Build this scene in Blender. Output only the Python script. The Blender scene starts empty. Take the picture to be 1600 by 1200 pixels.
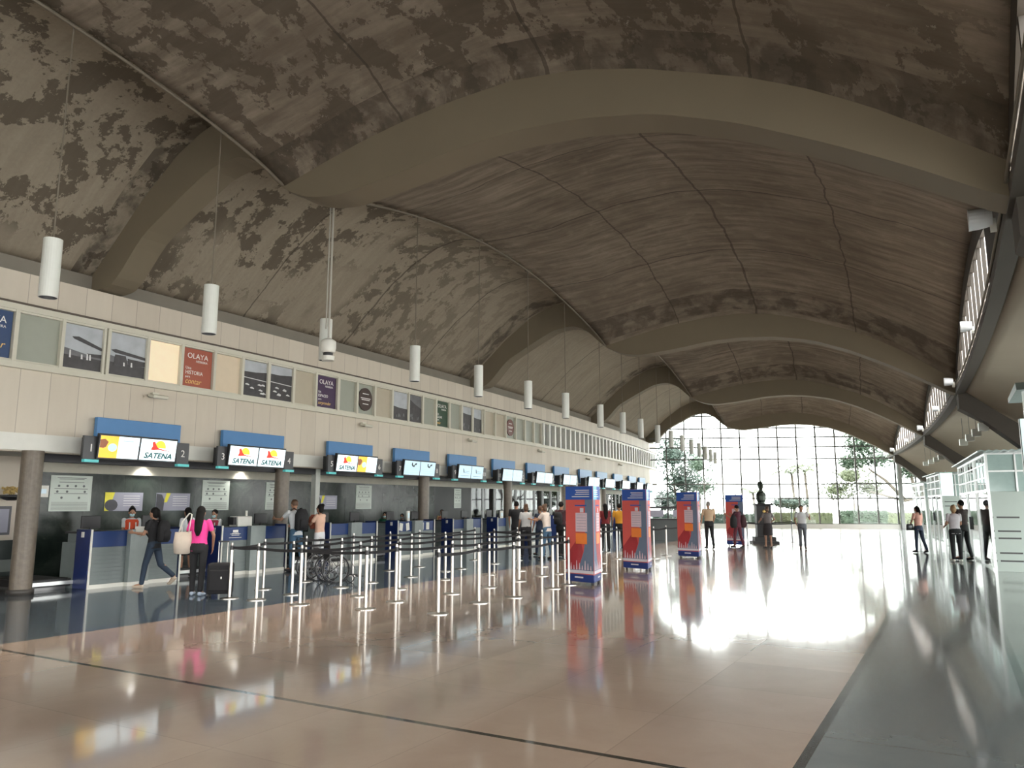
import bpy, bmesh, math, random
from mathutils import Vector, Matrix
random.seed(7)
R = math.radians
PI = math.pi
scene = bpy.context.scene
COL = scene.collection

# ---------------------------------------------------------------- camera, sky, exposure
cam_d = bpy.data.cameras.new('camera'); cam = bpy.data.objects.new('camera', cam_d); COL.objects.link(cam)
cam_d.sensor_fit = 'HORIZONTAL'; cam_d.sensor_width = 36.0; cam_d.lens = 27.0
cam_d.clip_start = 0.05; cam_d.clip_end = 600
cam.location = (0, 0, 1.7); cam.rotation_euler = (R(90) + math.atan(188 / 1200), 0, 0)
scene.camera = cam
scene.view_settings.view_transform = 'Standard'; scene.view_settings.look = 'None'
scene.view_settings.gamma = 1.0; scene.view_settings.use_curve_mapping = False
scene.view_settings.exposure = 0.0
world = bpy.data.worlds.new('world'); scene.world = world; world.use_nodes = True
wn = world.node_tree; wn.nodes.clear()
wo = wn.nodes.new('ShaderNodeOutputWorld'); wb = wn.nodes.new('ShaderNodeBackground')
wb.inputs[0].default_value = (0.985, 0.985, 0.965, 1); wb.inputs[1].default_value = 12.0
wn.links.new(wb.outputs[0], wo.inputs[0])

# ---------------------------------------------------------------- plan of the curved hall
KC, PHI, S0 = 0.0035, R(30), 8.0
def heading(s): return PHI - KC * max(0.0, s - S0)
def hp(s, u, z=0.0):
    if s <= S0: cx, cy, h = math.sin(PHI) * s, math.cos(PHI) * s, PHI
    else:
        h = PHI - KC * (s - S0)
        cx = math.sin(PHI) * S0 + (math.cos(h) - math.cos(PHI)) / KC
        cy = math.cos(PHI) * S0 + (math.sin(PHI) - math.sin(h)) / KC
    return Vector((cx + u * math.cos(h), cy - u * math.sin(h), z))
def hrot(s): return R(90) - heading(s)       # local X runs along the hall, local -Y faces the nave
def interp(tab, x):
    if x <= tab[0][0]: return tab[0][1]
    for (a, b), (c, d) in zip(tab, tab[1:]):
        if x <= c: return b + (d - b) * (x - a) / (c - a)
    return tab[-1][1]
def frange(a, b, n): return [a + (b - a) * i / n for i in range(n + 1)]

# ---------------------------------------------------------------- materials
def nd(nt, t, **kw):
    n = nt.nodes.new(t)
    for k, v in kw.items():
        if k.startswith('i_'): n.inputs[int(k[2:])].default_value = v
        else: setattr(n, k, v)
    return n
MATS = {}
def mat(name, col, rough=0.5, metal=0.0, emit=0.0, var=0.12, vscale=6.0, bump=0.0, spec=None, trans=0.0, alpha=1.0):
    if name in MATS: return MATS[name]
    m = bpy.data.materials.new(name); m.use_nodes = True; nt = m.node_tree
    b = nt.nodes['Principled BSDF']; c = (*col, 1)
    b.inputs['Roughness'].default_value = rough; b.inputs['Metallic'].default_value = metal
    if spec is not None: b.inputs['Specular IOR Level'].default_value = spec
    b.inputs['Transmission Weight'].default_value = trans; b.inputs['Alpha'].default_value = alpha
    tc = nd(nt, 'ShaderNodeTexCoord'); no = nd(nt, 'ShaderNodeTexNoise'); no.inputs['Scale'].default_value = vscale; no.inputs['Detail'].default_value = 4
    nt.links.new(tc.outputs['Object'], no.inputs['Vector'])
    mr = nd(nt, 'ShaderNodeMapRange'); mr.inputs['To Min'].default_value = 1 - var; mr.inputs['To Max'].default_value = 1 + var
    nt.links.new(no.outputs[0], mr.inputs[0])
    mx = nd(nt, 'ShaderNodeVectorMath', operation='SCALE'); mx.inputs[0].default_value = col
    nt.links.new(mr.outputs[0], mx.inputs['Scale']); nt.links.new(mx.outputs[0], b.inputs['Base Color'])
    if emit:
        nt.links.new(mx.outputs[0], b.inputs['Emission Color']); b.inputs['Emission Strength'].default_value = emit
    if bump:
        bp = nd(nt, 'ShaderNodeBump'); bp.inputs['Strength'].default_value = bump; bp.inputs['Distance'].default_value = 0.02
        nt.links.new(no.outputs[0], bp.inputs['Height']); nt.links.new(bp.outputs[0], b.inputs['Normal'])
    MATS[name] = m; return m
def M_(nt, op, a, b=None, c=None, clamp=False):
    n = nd(nt, 'ShaderNodeMath', operation=op); n.use_clamp = clamp
    for i, v in enumerate((a, b, c)):
        if v is None: continue
        if isinstance(v, (int, float)): n.inputs[i].default_value = v
        else: nt.links.new(v, n.inputs[i])
    return n.outputs[0]
def MIX(nt, f, a, b):
    n = nd(nt, 'ShaderNodeMix', data_type='RGBA')
    for i, v in ((0, f), (6, a), (7, b)):
        if isinstance(v, tuple): n.inputs[i].default_value = (*v, 1) if len(v) == 3 else v
        elif isinstance(v, (int, float)): n.inputs[i].default_value = v
        else: nt.links.new(v, n.inputs[i])
    return n.outputs[2]
def NOISE(nt, vec, scale, detail=4, rough=0.55, dist=0.0):
    n = nd(nt, 'ShaderNodeTexNoise'); n.inputs['Scale'].default_value = scale; n.inputs['Detail'].default_value = detail
    n.inputs['Roughness'].default_value = rough; n.inputs['Distortion'].default_value = dist
    nt.links.new(vec, n.inputs['Vector']); return n.outputs[0]
def STEP(nt, v, lo, hi):
    n = nd(nt, 'ShaderNodeMapRange', interpolation_type='SMOOTHSTEP'); nt.links.new(v, n.inputs[0])
    n.inputs['From Min'].default_value = lo; n.inputs['From Max'].default_value = hi; return n.outputs[0]
def new_mat(name):
    m = bpy.data.materials.new(name); m.use_nodes = True; MATS[name] = m
    return m, m.node_tree, m.node_tree.nodes['Principled BSDF']
def uvsplit(nt):
    uv = nd(nt, 'ShaderNodeUVMap'); sp = nd(nt, 'ShaderNodeSeparateXYZ'); nt.links.new(uv.outputs[0], sp.inputs[0])
    return uv.outputs[0], sp.outputs[0], sp.outputs[1]
def SCALEV(nt, v, xyz):
    n = nd(nt, 'ShaderNodeVectorMath', operation='MULTIPLY'); nt.links.new(v, n.inputs[0]); n.inputs[1].default_value = xyz; return n.outputs[0]
def LINE(nt, v, pos, w):      # 1 on a line of half width w
    return M_(nt, 'LESS_THAN', M_(nt, 'ABSOLUTE', M_(nt, 'SUBTRACT', v, pos)), w)
def JOINT(nt, v, period, w, off=0.0):
    f = M_(nt, 'FRACT', M_(nt, 'DIVIDE', M_(nt, 'ADD', v, 1000 * period + off), period))
    return M_(nt, 'LESS_THAN', f, w / period)

def make_floor_mat():
    m, nt, b = new_mat('polished_stone_floor'); uv, s, u = uvsplit(nt)
    big = NOISE(nt, uv, 0.35, 3); mid = NOISE(nt, uv, 1.6, 6, 0.65, 0.6); fine = NOISE(nt, uv, 9, 5, 0.7)
    # tiles with individual tone
    cs = nd(nt, 'ShaderNodeCombineXYZ'); nt.links.new(M_(nt, 'FLOOR', M_(nt, 'DIVIDE', M_(nt, 'SUBTRACT', s, 5.15), 1.22)), cs.inputs[0]); nt.links.new(M_(nt, 'FLOOR', M_(nt, 'DIVIDE', M_(nt, 'ADD', u, 1.05), 1.22)), cs.inputs[1])
    wnz = nd(nt, 'ShaderNodeTexWhiteNoise', noise_dimensions='2D'); nt.links.new(cs.outputs[0], wnz.inputs['Vector'])
    salmon = MIX(nt, mid, (0.40, 0.285, 0.215), (0.55, 0.415, 0.325))
    salmon = MIX(nt, M_(nt, 'MULTIPLY', wnz.outputs[0], 0.45), salmon, (0.34, 0.25, 0.195))
    blue = MIX(nt, mid, (0.045, 0.065, 0.088), (0.075, 0.10, 0.125))
    grey = MIX(nt, mid, (0.13, 0.15, 0.155), (0.20, 0.22, 0.22))
    green = MIX(nt, mid, (0.11, 0.125, 0.12), (0.16, 0.18, 0.17))
    wob = M_(nt, 'MULTIPLY', M_(nt, 'SUBTRACT', big, 0.5), 0.0)
    c = MIX(nt, M_(nt, 'GREATER_THAN', u, -10.35), blue, salmon)
    c = MIX(nt, M_(nt, 'GREATER_THAN', u, -1.05), c, grey)
    c = MIX(nt, M_(nt, 'GREATER_THAN', u, 0.38), c, green)
    j = M_(nt, 'MAXIMUM', JOINT(nt, s, 1.22, 0.012, -5.15), JOINT(nt, u, 1.22, 0.012, 1.05))
    c = MIX(nt, M_(nt, 'MULTIPLY', j, 0.13), c, (0.07, 0.055, 0.05))
    ln = M_(nt, 'MAXIMUM', M_(nt, 'MULTIPLY', LINE(nt, s, 5.17, 0.028), M_(nt, 'LESS_THAN', u, -1.05)), LINE(nt, u, -1.05, 0.035))
    ln = M_(nt, 'MAXIMUM', ln, LINE(nt, u, 0.38, 0.04))
    c = MIX(nt, ln, c, (0.015, 0.016, 0.017))
    nt.links.new(c, b.inputs['Base Color'])
    rg = M_(nt, 'MULTIPLY_ADD', big, 0.04, 0.035); nt.links.new(M_(nt, 'ADD', rg, M_(nt, 'MULTIPLY', fine, 0.03)), b.inputs['Roughness'])
    b.inputs['Specular IOR Level'].default_value = 0.62; b.inputs['Coat Weight'].default_value = 0.45; b.inputs['Coat Roughness'].default_value = 0.27
    bp = nd(nt, 'ShaderNodeBump'); bp.inputs['Strength'].default_value = 0.035; bp.inputs['Distance'].default_value = 0.02
    nt.links.new(NOISE(nt, uv, 1.3, 3), bp.inputs['Height']); nt.links.new(bp.outputs[0], b.inputs['Normal'])
    return m
def make_ceiling_mat():
    m, nt, b = new_mat('weathered_concrete_shell'); uv, s, u = uvsplit(nt)
    st = SCALEV(nt, uv, (1.0, 0.28, 1)); streak = NOISE(nt, SCALEV(nt, uv, (3.0, 0.35, 1)), 1.5, 7, 0.65)
    cloud = NOISE(nt, uv, 0.30, 5, 0.6, 0.5); mid = NOISE(nt, uv, 1.7, 7, 0.62, 0.3); pa = NOISE(nt, uv, 1.35, 10, 0.70, 0.15); fine = NOISE(nt, uv, 14, 5, 0.6)
    c = MIX(nt, STEP(nt, streak, 0.3, 0.72), (0.15, 0.12, 0.09), (0.30, 0.252, 0.198))
    c = MIX(nt, M_(nt, 'MULTIPLY', STEP(nt, cloud, 0.42, 0.68), 0.55), c, (0.12, 0.095, 0.072))
    c = MIX(nt, M_(nt, 'MULTIPLY', STEP(nt, mid, 0.5, 0.75), 0.5), c, (0.33, 0.285, 0.225))
    c = MIX(nt, M_(nt, 'MULTIPLY', STEP(nt, M_(nt, 'MULTIPLY', u, -1.0), 10.6, 11.2), 0.55), c, (0.42, 0.365, 0.28))  # extra brightness of the left aisle shells put into the colour
    # flaked patches; strongest over the aisle and near bays
    zone = M_(nt, 'MAXIMUM', STEP(nt, M_(nt, 'MULTIPLY', u, -1.0), 10.0, 11.5), STEP(nt, M_(nt, 'MULTIPLY', s, -1.0), -11.0, -9.0))
    zone = M_(nt, 'MULTIPLY', zone, STEP(nt, M_(nt, 'MULTIPLY', s, -1.0), -28.0, -14.0))
    zone = M_(nt, 'ADD', M_(nt, 'MULTIPLY', zone, 0.85), 0.12)
    mask = NOISE(nt, uv, 0.28, 3)
    flake = M_(nt, 'MULTIPLY', STEP(nt, pa, 0.505, 0.522), M_(nt, 'MULTIPLY', zone, STEP(nt, mask, 0.34, 0.46)))
    c = MIX(nt, M_(nt, 'MULTIPLY', flake, .8), c, (0.078, 0.062, 0.044))
    lf = M_(nt, 'MULTIPLY', STEP(nt, NOISE(nt, uv, 2.2, 10, 0.75), 0.64, 0.66), M_(nt, 'MULTIPLY', zone, 0.6))
    c = MIX(nt, lf, c, (0.46, 0.42, 0.36))
    # pour joints
    wob = M_(nt, 'MULTIPLY', M_(nt, 'SUBTRACT', NOISE(nt, uv, 1.1, 4), 0.5), 0.25)
    for val, pos, w in ((s, 18.2, .035), (s, 22.6, .025), (s, 14.0, .02), (u, -4.9, .03), (u, -7.6, .02), (u, -1.9, .02), (s, 2.0, .04), (s, 34.0, .035), (s, 50, .03), (s, 38.5, .02)):
        c = MIX(nt, M_(nt, 'MULTIPLY', LINE(nt, M_(nt, 'ADD', val, wob), pos, w), 0.65), c, (0.04, 0.032, 0.025))
    for pos in (9.9, 26.1, 41.8):   # dark seam along each arch
        c = MIX(nt, M_(nt, 'MULTIPLY', M_(nt, 'MULTIPLY', LINE(nt, s, pos - .3, 0.55), STEP(nt, mid, 0.4, 0.6)), 0.7), c, (0.05, 0.04, 0.03))
    c = MIX(nt, M_(nt, 'MULTIPLY', fine, 0.35), c, (0.10, 0.085, 0.066))
    nt.links.new(c, b.inputs['Base Color']); b.inputs['Roughness'].default_value = 0.9; b.inputs['Specular IOR Level'].default_value = 0.2
    bp = nd(nt, 'ShaderNodeBump'); bp.inputs['Strength'].default_value = 0.35; bp.inputs['Distance'].default_value = 0.03
    nt.links.new(M_(nt, 'ADD', streak, M_(nt, 'MULTIPLY', flake, -0.5)), bp.inputs['Height']); nt.links.new(bp.outputs[0], b.inputs['Normal'])
    return m
def make_wall_mat():
    m, nt, b = new_mat('beige_wall_panels'); uv, s, z = uvsplit(nt)
    cs = nd(nt, 'ShaderNodeCombineXYZ'); nt.links.new(M_(nt, 'FLOOR', M_(nt, 'DIVIDE', s, 0.62)), cs.inputs[0])
    w = nd(nt, 'ShaderNodeTexWhiteNoise', noise_dimensions='2D'); nt.links.new(cs.outputs[0], w.inputs['Vector'])
    n = NOISE(nt, SCALEV(nt, uv, (3, .6, 1)), 2.0, 5)
    c = MIX(nt, M_(nt, 'MULTIPLY_ADD', w.outputs[0], 0.5, M_(nt, 'MULTIPLY', n, 0.5)), (0.53, 0.47, 0.385), (0.66, 0.60, 0.50))
    c = MIX(nt, M_(nt, 'MULTIPLY', JOINT(nt, s, 0.62, 0.014), 0.55), c, (0.2, 0.17, 0.14))
    nt.links.new(c, b.inputs['Base Color']); b.inputs['Roughness'].default_value = 0.6
    return m
def make_marble_mat():
    m, nt, b = new_mat('dark_green_marble'); uv, s, z = uvsplit(nt)
    n = NOISE(nt, uv, 1.1, 7, 0.65, 1.4); n2 = NOISE(nt, uv, 4, 6, 0.7, 0.8)
    c = MIX(nt, STEP(nt, n, 0.35, 0.8), (0.012, 0.019, 0.016), (0.05, 0.064, 0.052))
    c = MIX(nt, M_(nt, 'MULTIPLY', STEP(nt, n2, 0.62, 0.78), 0.5), c, (0.14, 0.16, 0.13))
    c = MIX(nt, M_(nt, 'MULTIPLY', JOINT(nt, s, 1.1, 0.012), 0.7), c, (0.005, 0.006, 0.006))
    nt.links.new(c, b.inputs['Base Color']); b.inputs['Roughness'].default_value = 0.2; b.inputs['Specular IOR Level'].default_value = 0.3
    return m
FLOOR, CEIL, WALL, MARBLE = make_floor_mat(), make_ceiling_mat(), make_wall_mat(), make_marble_mat()
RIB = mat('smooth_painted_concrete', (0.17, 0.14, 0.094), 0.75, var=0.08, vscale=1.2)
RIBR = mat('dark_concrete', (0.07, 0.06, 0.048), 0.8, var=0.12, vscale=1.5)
LEDGE = mat('grey_concrete_ledge', (0.22, 0.20, 0.165), 0.8, vscale=2)
WHITE = mat('white_paint', (0.72, 0.72, 0.66), 0.45, var=0.05)
CREAM = mat('cream_frame_paint', (0.62, 0.60, 0.50), 0.5, var=0.05)
STEEL = mat('brushed_steel', (0.40, 0.38, 0.35), 0.3, 1.0, var=0.05)
DSTEEL = mat('dark_steel', (0.18, 0.18, 0.18), 0.35, 0.8)
BLACK = mat('black_plastic', (0.012, 0.012, 0.014), 0.45)
BLACKF = mat('black_fabric', (0.010, 0.010, 0.012), 0.85, var=0.3, vscale=30)
NAVY = mat('navy_laminate', (0.005, 0.02, 0.11), 0.4)
NAVY2 = mat('blue_laminate', (0.004, 0.030, 0.135), 0.45)
BOARD = mat('sky_blue_board', (0.07, 0.22, 0.47), 0.45, var=0.04)
GREYL = mat('grey_laminate', (0.16, 0.19, 0.19), 0.35)
GREYD = mat('charcoal_plate', (0.045, 0.047, 0.052), 0.4)
TEAL = mat('teal_strip', (0.10, 0.52, 0.52), 0.4, emit=0.25)
COLM = mat('granite_column', (0.15, 0.122, 0.092), 0.4, var=0.35, vscale=14)
HALLG = mat('pale_green_panel', (0.27, 0.32, 0.29), 0.35, var=0.04)
ALU = mat('satin_aluminium', (0.55, 0.57, 0.56), 0.3, 0.6, var=0.04)
GLASS = mat('clear_glass', (0.92, 0.97, 0.96), 0.02, trans=1.0, var=0.0)
def make_thin_glass():
    m, nt, b = new_mat('window_glass'); nt.nodes.remove(b)
    out = [n for n in nt.nodes if n.type == 'OUTPUT_MATERIAL'][0]
    t = nd(nt, 'ShaderNodeBsdfTransparent'); t.inputs[0].default_value = (0.95, 0.98, 0.97, 1)
    g = nd(nt, 'ShaderNodeBsdfGlossy'); g.inputs['Roughness'].default_value = 0.03
    f = nd(nt, 'ShaderNodeFresnel'); f.inputs[0].default_value = 1.3; mx = nd(nt, 'ShaderNodeMixShader')
    nt.links.new(f.outputs[0], mx.inputs[0]); nt.links.new(t.outputs[0], mx.inputs[1]); nt.links.new(g.outputs[0], mx.inputs[2]); nt.links.new(mx.outputs[0], out.inputs[0])
    return m
TGLASS = make_thin_glass()

# ---------------------------------------------------------------- mesh builder
class MB:
    def __init__(s): s.v, s.f, s.uv = [], [], None
    def add(s, vs, fs):
        o = len(s.v); s.v += [Vector(v) for v in vs]; s.f += [tuple(i + o for i in f) for f in fs]; return s
    def box(s, x0, x1, y0, y1, z0, z1, mx=None):
        vs = [Vector((x, y, z)) for z in (z0, z1) for y in (y0, y1) for x in (x0, x1)]
        if mx is not None: vs = [mx @ v for v in vs]
        return s.add(vs, [(0, 2, 3, 1), (4, 5, 7, 6), (0, 1, 5, 4), (2, 6, 7, 3), (0, 4, 6, 2), (1, 3, 7, 5)])
    def cone(s, p0, p1, r0, r1=None, n=12, cap=True, flat=1.0):
        if r1 is None: r1 = r0
        p0, p1 = Vector(p0), Vector(p1); d = (p1 - p0)
        if d.length < 1e-6: return s
        d.normalize(); a = d.orthogonal() if abs(d.z) < .99 else Vector((1, 0, 0)); a = (a - d * a.dot(d)).normalized(); b = d.cross(a)
        vs = []
        for p, r in ((p0, r0), (p1, r1)):
            for i in range(n):
                t = 2 * PI * i / n; vs.append(p + a * (r * math.cos(t)) + b * (r * flat * math.sin(t)))
        fs = [(i, (i + 1) % n, n + (i + 1) % n, n + i) for i in range(n)]
        if cap: fs += [tuple(range(n - 1, -1, -1)), tuple(range(n, 2 * n))]
        return s.add(vs, fs)
    def tube(s, pts, r, n=8):
        pts = [Vector(p) for p in pts]; rs = r if isinstance(r, (list, tuple)) else [r] * len(pts)
        vs, prev = [], None
        for i, p in enumerate(pts):
            d = (pts[min(i + 1, len(pts) - 1)] - pts[max(i - 1, 0)]).normalized()
            if prev is None: a = d.orthogonal().normalized()
            else: a = (prev - d * prev.dot(d)).normalized()
            prev = a; b = d.cross(a)
            vs += [p + (a * math.cos(2 * PI * k / n) + b * math.sin(2 * PI * k / n)) * rs[i] for k in range(n)]
        fs = [(i * n + k, i * n + (k + 1) % n, (i + 1) * n + (k + 1) % n, (i + 1) * n + k) for i in range(len(pts) - 1) for k in range(n)]
        fs += [tuple(range(n - 1, -1, -1)), tuple((len(pts) - 1) * n + k for k in range(n))]
        return s.add(vs, fs)
    def ball(s, c, r, n=12, m=8, mx=None):
        c = Vector(c); r = (r, r, r) if isinstance(r, (int, float)) else r
        vs = [Vector((0, 0, -r[2]))]
        for j in range(1, m):
            ph = -PI / 2 + PI * j / m
            vs += [Vector((r[0] * math.cos(ph) * math.cos(2 * PI * i / n), r[1] * math.cos(ph) * math.sin(2 * PI * i / n), r[2] * math.sin(ph))) for i in range(n)]
        vs.append(Vector((0, 0, r[2])))
        if mx is not None: vs = [mx @ v for v in vs]
        fs = [(0, 1 + (i + 1) % n, 1 + i) for i in range(n)]
        for j in range(m - 2): fs += [(1 + j * n + i, 1 + j * n + (i + 1) % n, 1 + (j + 1) * n + (i + 1) % n, 1 + (j + 1) * n + i) for i in range(n)]
        L = len(vs) - 1; fs += [(1 + (m - 2) * n + i, 1 + (m - 2) * n + (i + 1) % n, L) for i in range(n)]
        return s.add([c + v for v in vs], fs)
    def rings(s, rg, n=16, cap=True):     # rg: (center, rx, ry[, Matrix])
        vs = []
        for r in rg:
            c = Vector(r[0]); q = r[3] if len(r) > 3 else None
            for i in range(n):
                v = Vector((r[1] * math.cos(2 * PI * i / n), r[2] * math.sin(2 * PI * i / n), 0)); vs.append(c + (q @ v if q is not None else v))
        fs = [(j * n + i, j * n + (i + 1) % n, (j + 1) * n + (i + 1) % n, (j + 1) * n + i) for j in range(len(rg) - 1) for i in range(n)]
        if cap: fs += [tuple(range(n - 1, -1, -1)), tuple((len(rg) - 1) * n + i for i in range(n))]
        return s.add(vs, fs)
    def prism(s, poly, y0, y1, mx=None):  # poly in XZ, extruded along Y
        n = len(poly); vs = [Vector((x, y0, z)) for x, z in poly] + [Vector((x, y1, z)) for x, z in poly]
        if mx is not None: vs = [mx @ v for v in vs]
        return s.add(vs, [tuple(range(n)), tuple(range(2 * n - 1, n - 1, -1))] + [(i, n + i, n + (i + 1) % n, (i + 1) % n) for i in range(n)])
    def prismz(s, poly, z0, z1):
        n = len(poly); vs = [Vector((x, y, z0)) for x, y in poly] + [Vector((x, y, z1)) for x, y in poly]
        return s.add(vs, [tuple(range(n - 1, -1, -1)), tuple(range(n, 2 * n))] + [(i, (i + 1) % n, n + (i + 1) % n, n + i) for i in range(n)])
    def xf(s, mx): s.v = [mx @ v for v in s.v]; return s
    def build(s, name, m, parent=None, smooth=False, bevel=0.0, remesh=0.0):
        me = bpy.data.meshes.new(name); me.from_pydata([tuple(v) for v in s.v], [], s.f); me.update()
        if remesh or smooth or bevel or True:
            bm = bmesh.new(); bm.from_mesh(me); bmesh.ops.recalc_face_normals(bm, faces=bm.faces)
            bm.to_mesh(me); bm.free()
        if smooth: me.polygons.foreach_set('use_smooth', [True] * len(me.polygons))
        me.materials.append(m if not isinstance(m, str) else MATS[m])
        o = bpy.data.objects.new(name, me); COL.objects.link(o)
        if parent is not None: o.parent = parent
        if bevel:
            b = o.modifiers.new('bevel', 'BEVEL'); b.width = bevel; b.segments = 2; b.limit_method = 'ANGLE'
        if remesh:
            r = o.modifiers.new('remesh', 'REMESH'); r.mode = 'VOXEL'; r.voxel_size = remesh; r.use_smooth_shade = True
            q = o.modifiers.new('smooth', 'SMOOTH'); q.iterations = 3; q.factor = 0.5
        return o
def thing(name, label, cat, loc=(0, 0, 0), rotz=0.0, group=None):
    o = bpy.data.objects.new(name, None); COL.objects.link(o); o.empty_display_size = .2
    o.location = loc; o.rotation_euler = (0, 0, rotz); return tag(o, label, cat, group)
def tag(o, label, cat, group=None):
    o['label'] = label; o['category'] = cat
    if group: o['group'] = group
    return o
def struct(o): o['kind'] = 'structure'; return o
def text(name, body, size, m, parent, loc, rot=(R(90), 0, 0), align='CENTER', ext=0.002, sx=1.0, shear=0.0, off=0.0):
    c = bpy.data.curves.new(name, 'FONT'); c.body = body; c.size = size; c.align_x = align; c.align_y = 'CENTER'; c.extrude = ext; c.offset = off; c.shear = shear
    c.resolution_u = 3; c.materials.append(m); o = bpy.data.objects.new(name, c); COL.objects.link(o)
    bpy.context.view_layer.update()
    me = bpy.data.meshes.new_from_object(o.evaluated_get(bpy.context.evaluated_depsgraph_get()))
    bpy.data.objects.remove(o); bpy.data.curves.remove(c)
    if not me.materials: me.materials.append(m)
    o = bpy.data.objects.new(name, me); COL.objects.link(o)
    o.location = loc; o.rotation_euler = rot; o.scale = (sx, 1, 1)
    if parent is not None: o.parent = parent
    return o
def grid_mesh(name, ss, rowfun, m, smooth=True, thick=0.0, parent=None, uvz=False):
    """rowfun(s) -> list of (u,z); uv layer stores (s,u) in metres, or (s,z)."""
    verts, uvs, faces = [], [], []; n = None
    for s in ss:
        row = rowfun(s); n = len(row)
        for u, z in row: verts.append(hp(s, u, z)); uvs.append((s, z if uvz else u))
    for i in range(len(ss) - 1):
        for j in range(n - 1): a = i * n + j; faces.append((a, a + 1, a + n + 1, a + n))
    me = bpy.data.meshes.new(name); me.from_pydata([tuple(v) for v in verts], [], faces); me.update()
    l = me.uv_layers.new(name='UVMap')
    for lp in me.loops: l.data[lp.index].uv = uvs[lp.vertex_index]
    if smooth: me.polygons.foreach_set('use_smooth', [True] * len(me.polygons))
    me.materials.append(m); o = bpy.data.objects.new(name, me); COL.objects.link(o)
    if parent is not None: o.parent = parent
    if thick:
        q = o.modifiers.new('solid', 'SOLIDIFY'); q.thickness = thick; q.offset = 1.0
    return o
def sweep(name, prof, s0, s1, m, n=None, parent=None, uvz=True, caps=True):
    """closed (u,z) profile swept along the hall"""
    n = n or max(1, int((s1 - s0) / 1.0)); ss = frange(s0, s1, n); k = len(prof)
    verts, uvs, faces = [], [], []
    for s in ss:
        for u, z in prof: verts.append(tuple(hp(s, u, z))); uvs.append((s, z if uvz else u))
    for i in range(n):
        for j in range(k): faces.append((i * k + j, i * k + (j + 1) % k, (i + 1) * k + (j + 1) % k, (i + 1) * k + j))
    if caps: faces += [tuple(range(k - 1, -1, -1)), tuple(n * k + j for j in range(k))]
    me = bpy.data.meshes.new(name); me.from_pydata(verts, [], faces); me.update()
    l = me.uv_layers.new(name='UVMap')
    for lp in me.loops: l.data[lp.index].uv = uvs[lp.vertex_index]
    bm = bmesh.new(); bm.from_mesh(me); bmesh.ops.recalc_face_normals(bm, faces=bm.faces); bm.to_mesh(me); bm.free()
    me.materials.append(m); o = bpy.data.objects.new(name, me); COL.objects.link(o)
    if parent is not None: o.parent = parent
    return o

# ---------------------------------------------------------------- roof shells
FR = [-24.2, -7.3, 9.55, 26.47, 42.2, 58.2]
RT = 0.62
def g(s):
    for a, b in zip(FR, FR[1:]):
        if s <= b:
            t = (s - a - RT) / (b - a - RT)
            if t <= 0 or t >= 1: return 0.0
            return math.sin(PI * t ** 1.15) ** 0.65
    return 0.0
TN = [(-11, 7.35), (-10.3, 7.48), (-9.4, 7.7), (-8.5, 7.9), (-7.6, 8.04), (-6.7, 8.13), (-5.5, 8.17), (-4.4, 8.02), (-3.4, 7.74), (-2, 7.2), (-1.3, 6.85), (-.6, 6.42), (0, 5.98), (.75, 5.4)]
AN = [(-11, 1.75), (-9, 1.35), (-1, 1.35), (.75, 1.7)]
BL = [(-16.1, 6.6), (-15.33, 7.3), (-14.45, 8.1), (-13.4, 8.85), (-12.7, 9.15), (-12, 9.3), (-11, 9.35), (-10.3, 9.3)]
def uc(s): return -11 + .7 * (1 - g(s))
def nave_z(s, u): return interp(TN, u) + interp(AN, u) * g(s)
def zc(s): return nave_z(s, uc(s))
def left_z(s, u):
    c = uc(s); w = max(0, min(1, (u - (c - 1.1)) / 1.1)); w = w * w
    return interp(BL, u) + w * (zc(s) - interp(BL, c))
def roof_row(s):
    c = uc(s); row = [(u, left_z(s, u)) for u in frange(-16.1, c, 26)]
    return row + [(u, nave_z(s, u)) for u in frange(c, .75, 44)[1:]]
SS = []
for a, b in zip(FR, FR[1:]):
    n = 46; SS += [a + RT + (b - a - RT) * (0.5 - 0.5 * math.cos(PI * i / n)) for i in range(n + 1)]
SS += [58.9, 60.5, 62.5]
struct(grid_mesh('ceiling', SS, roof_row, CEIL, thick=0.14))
LOW = [(-16.1, 6.29), (-15.36, 6.29), (-15.1, 6.5), (-14.45, 7.24), (-13.29, 7.85), (-12.37, 8.3), (-11.6, 8.38), (-11.0, 8.12), (-10.4, 7.45), (-9.7, 7.12), (-8.96, 7.02), (-7.6, 7.15), (-6.5, 7.3), (-5.5, 7.33), (-4.4, 7.25), (-3.26, 7.03), (-2.13, 6.6), (-1, 6.02), (-.1, 5.5), (.75, 4.95)]
def smooth_low(u):
    return (interp(LOW, u - .25) + interp(LOW, u) * 2 + interp(LOW, u + .25)) / 4
def rib(i, sf):
    us = frange(-16.1, .75, 90); mb = MB(); n = len(us); vs = []
    top = []
    for u in us:
        t = max(nave_z(sf, u) if u > -10.3 else left_z(sf, u), smooth_low(u)) + .06
        top.append(t)
    for s in (sf, sf + RT):
        for u, t in zip(us, top): vs += [hp(s, u, t), hp(s, u, smooth_low(u))]
    N = 2 * n; fs = []
    for j in range(n - 1):
        a = 2 * j
        fs += [(a, a + 2, a + 3, a + 1), (N + a, N + a + 1, N + a + 3, N + a + 2), (a + 1, a + 3, N + a + 3, N + a + 1), (a, N + a, N + a + 2, a + 2)]
    fs += [(0, 1, N + 1, N), (2 * n - 2, N + 2 * n - 2, N + 2 * n - 1, 2 * n - 1)]
    mb.add(vs, fs); struct(mb.build('trim_%d' % i, RIB))
for i, sf in enumerate(FR[1:]): rib(i + 1, sf)
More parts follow.
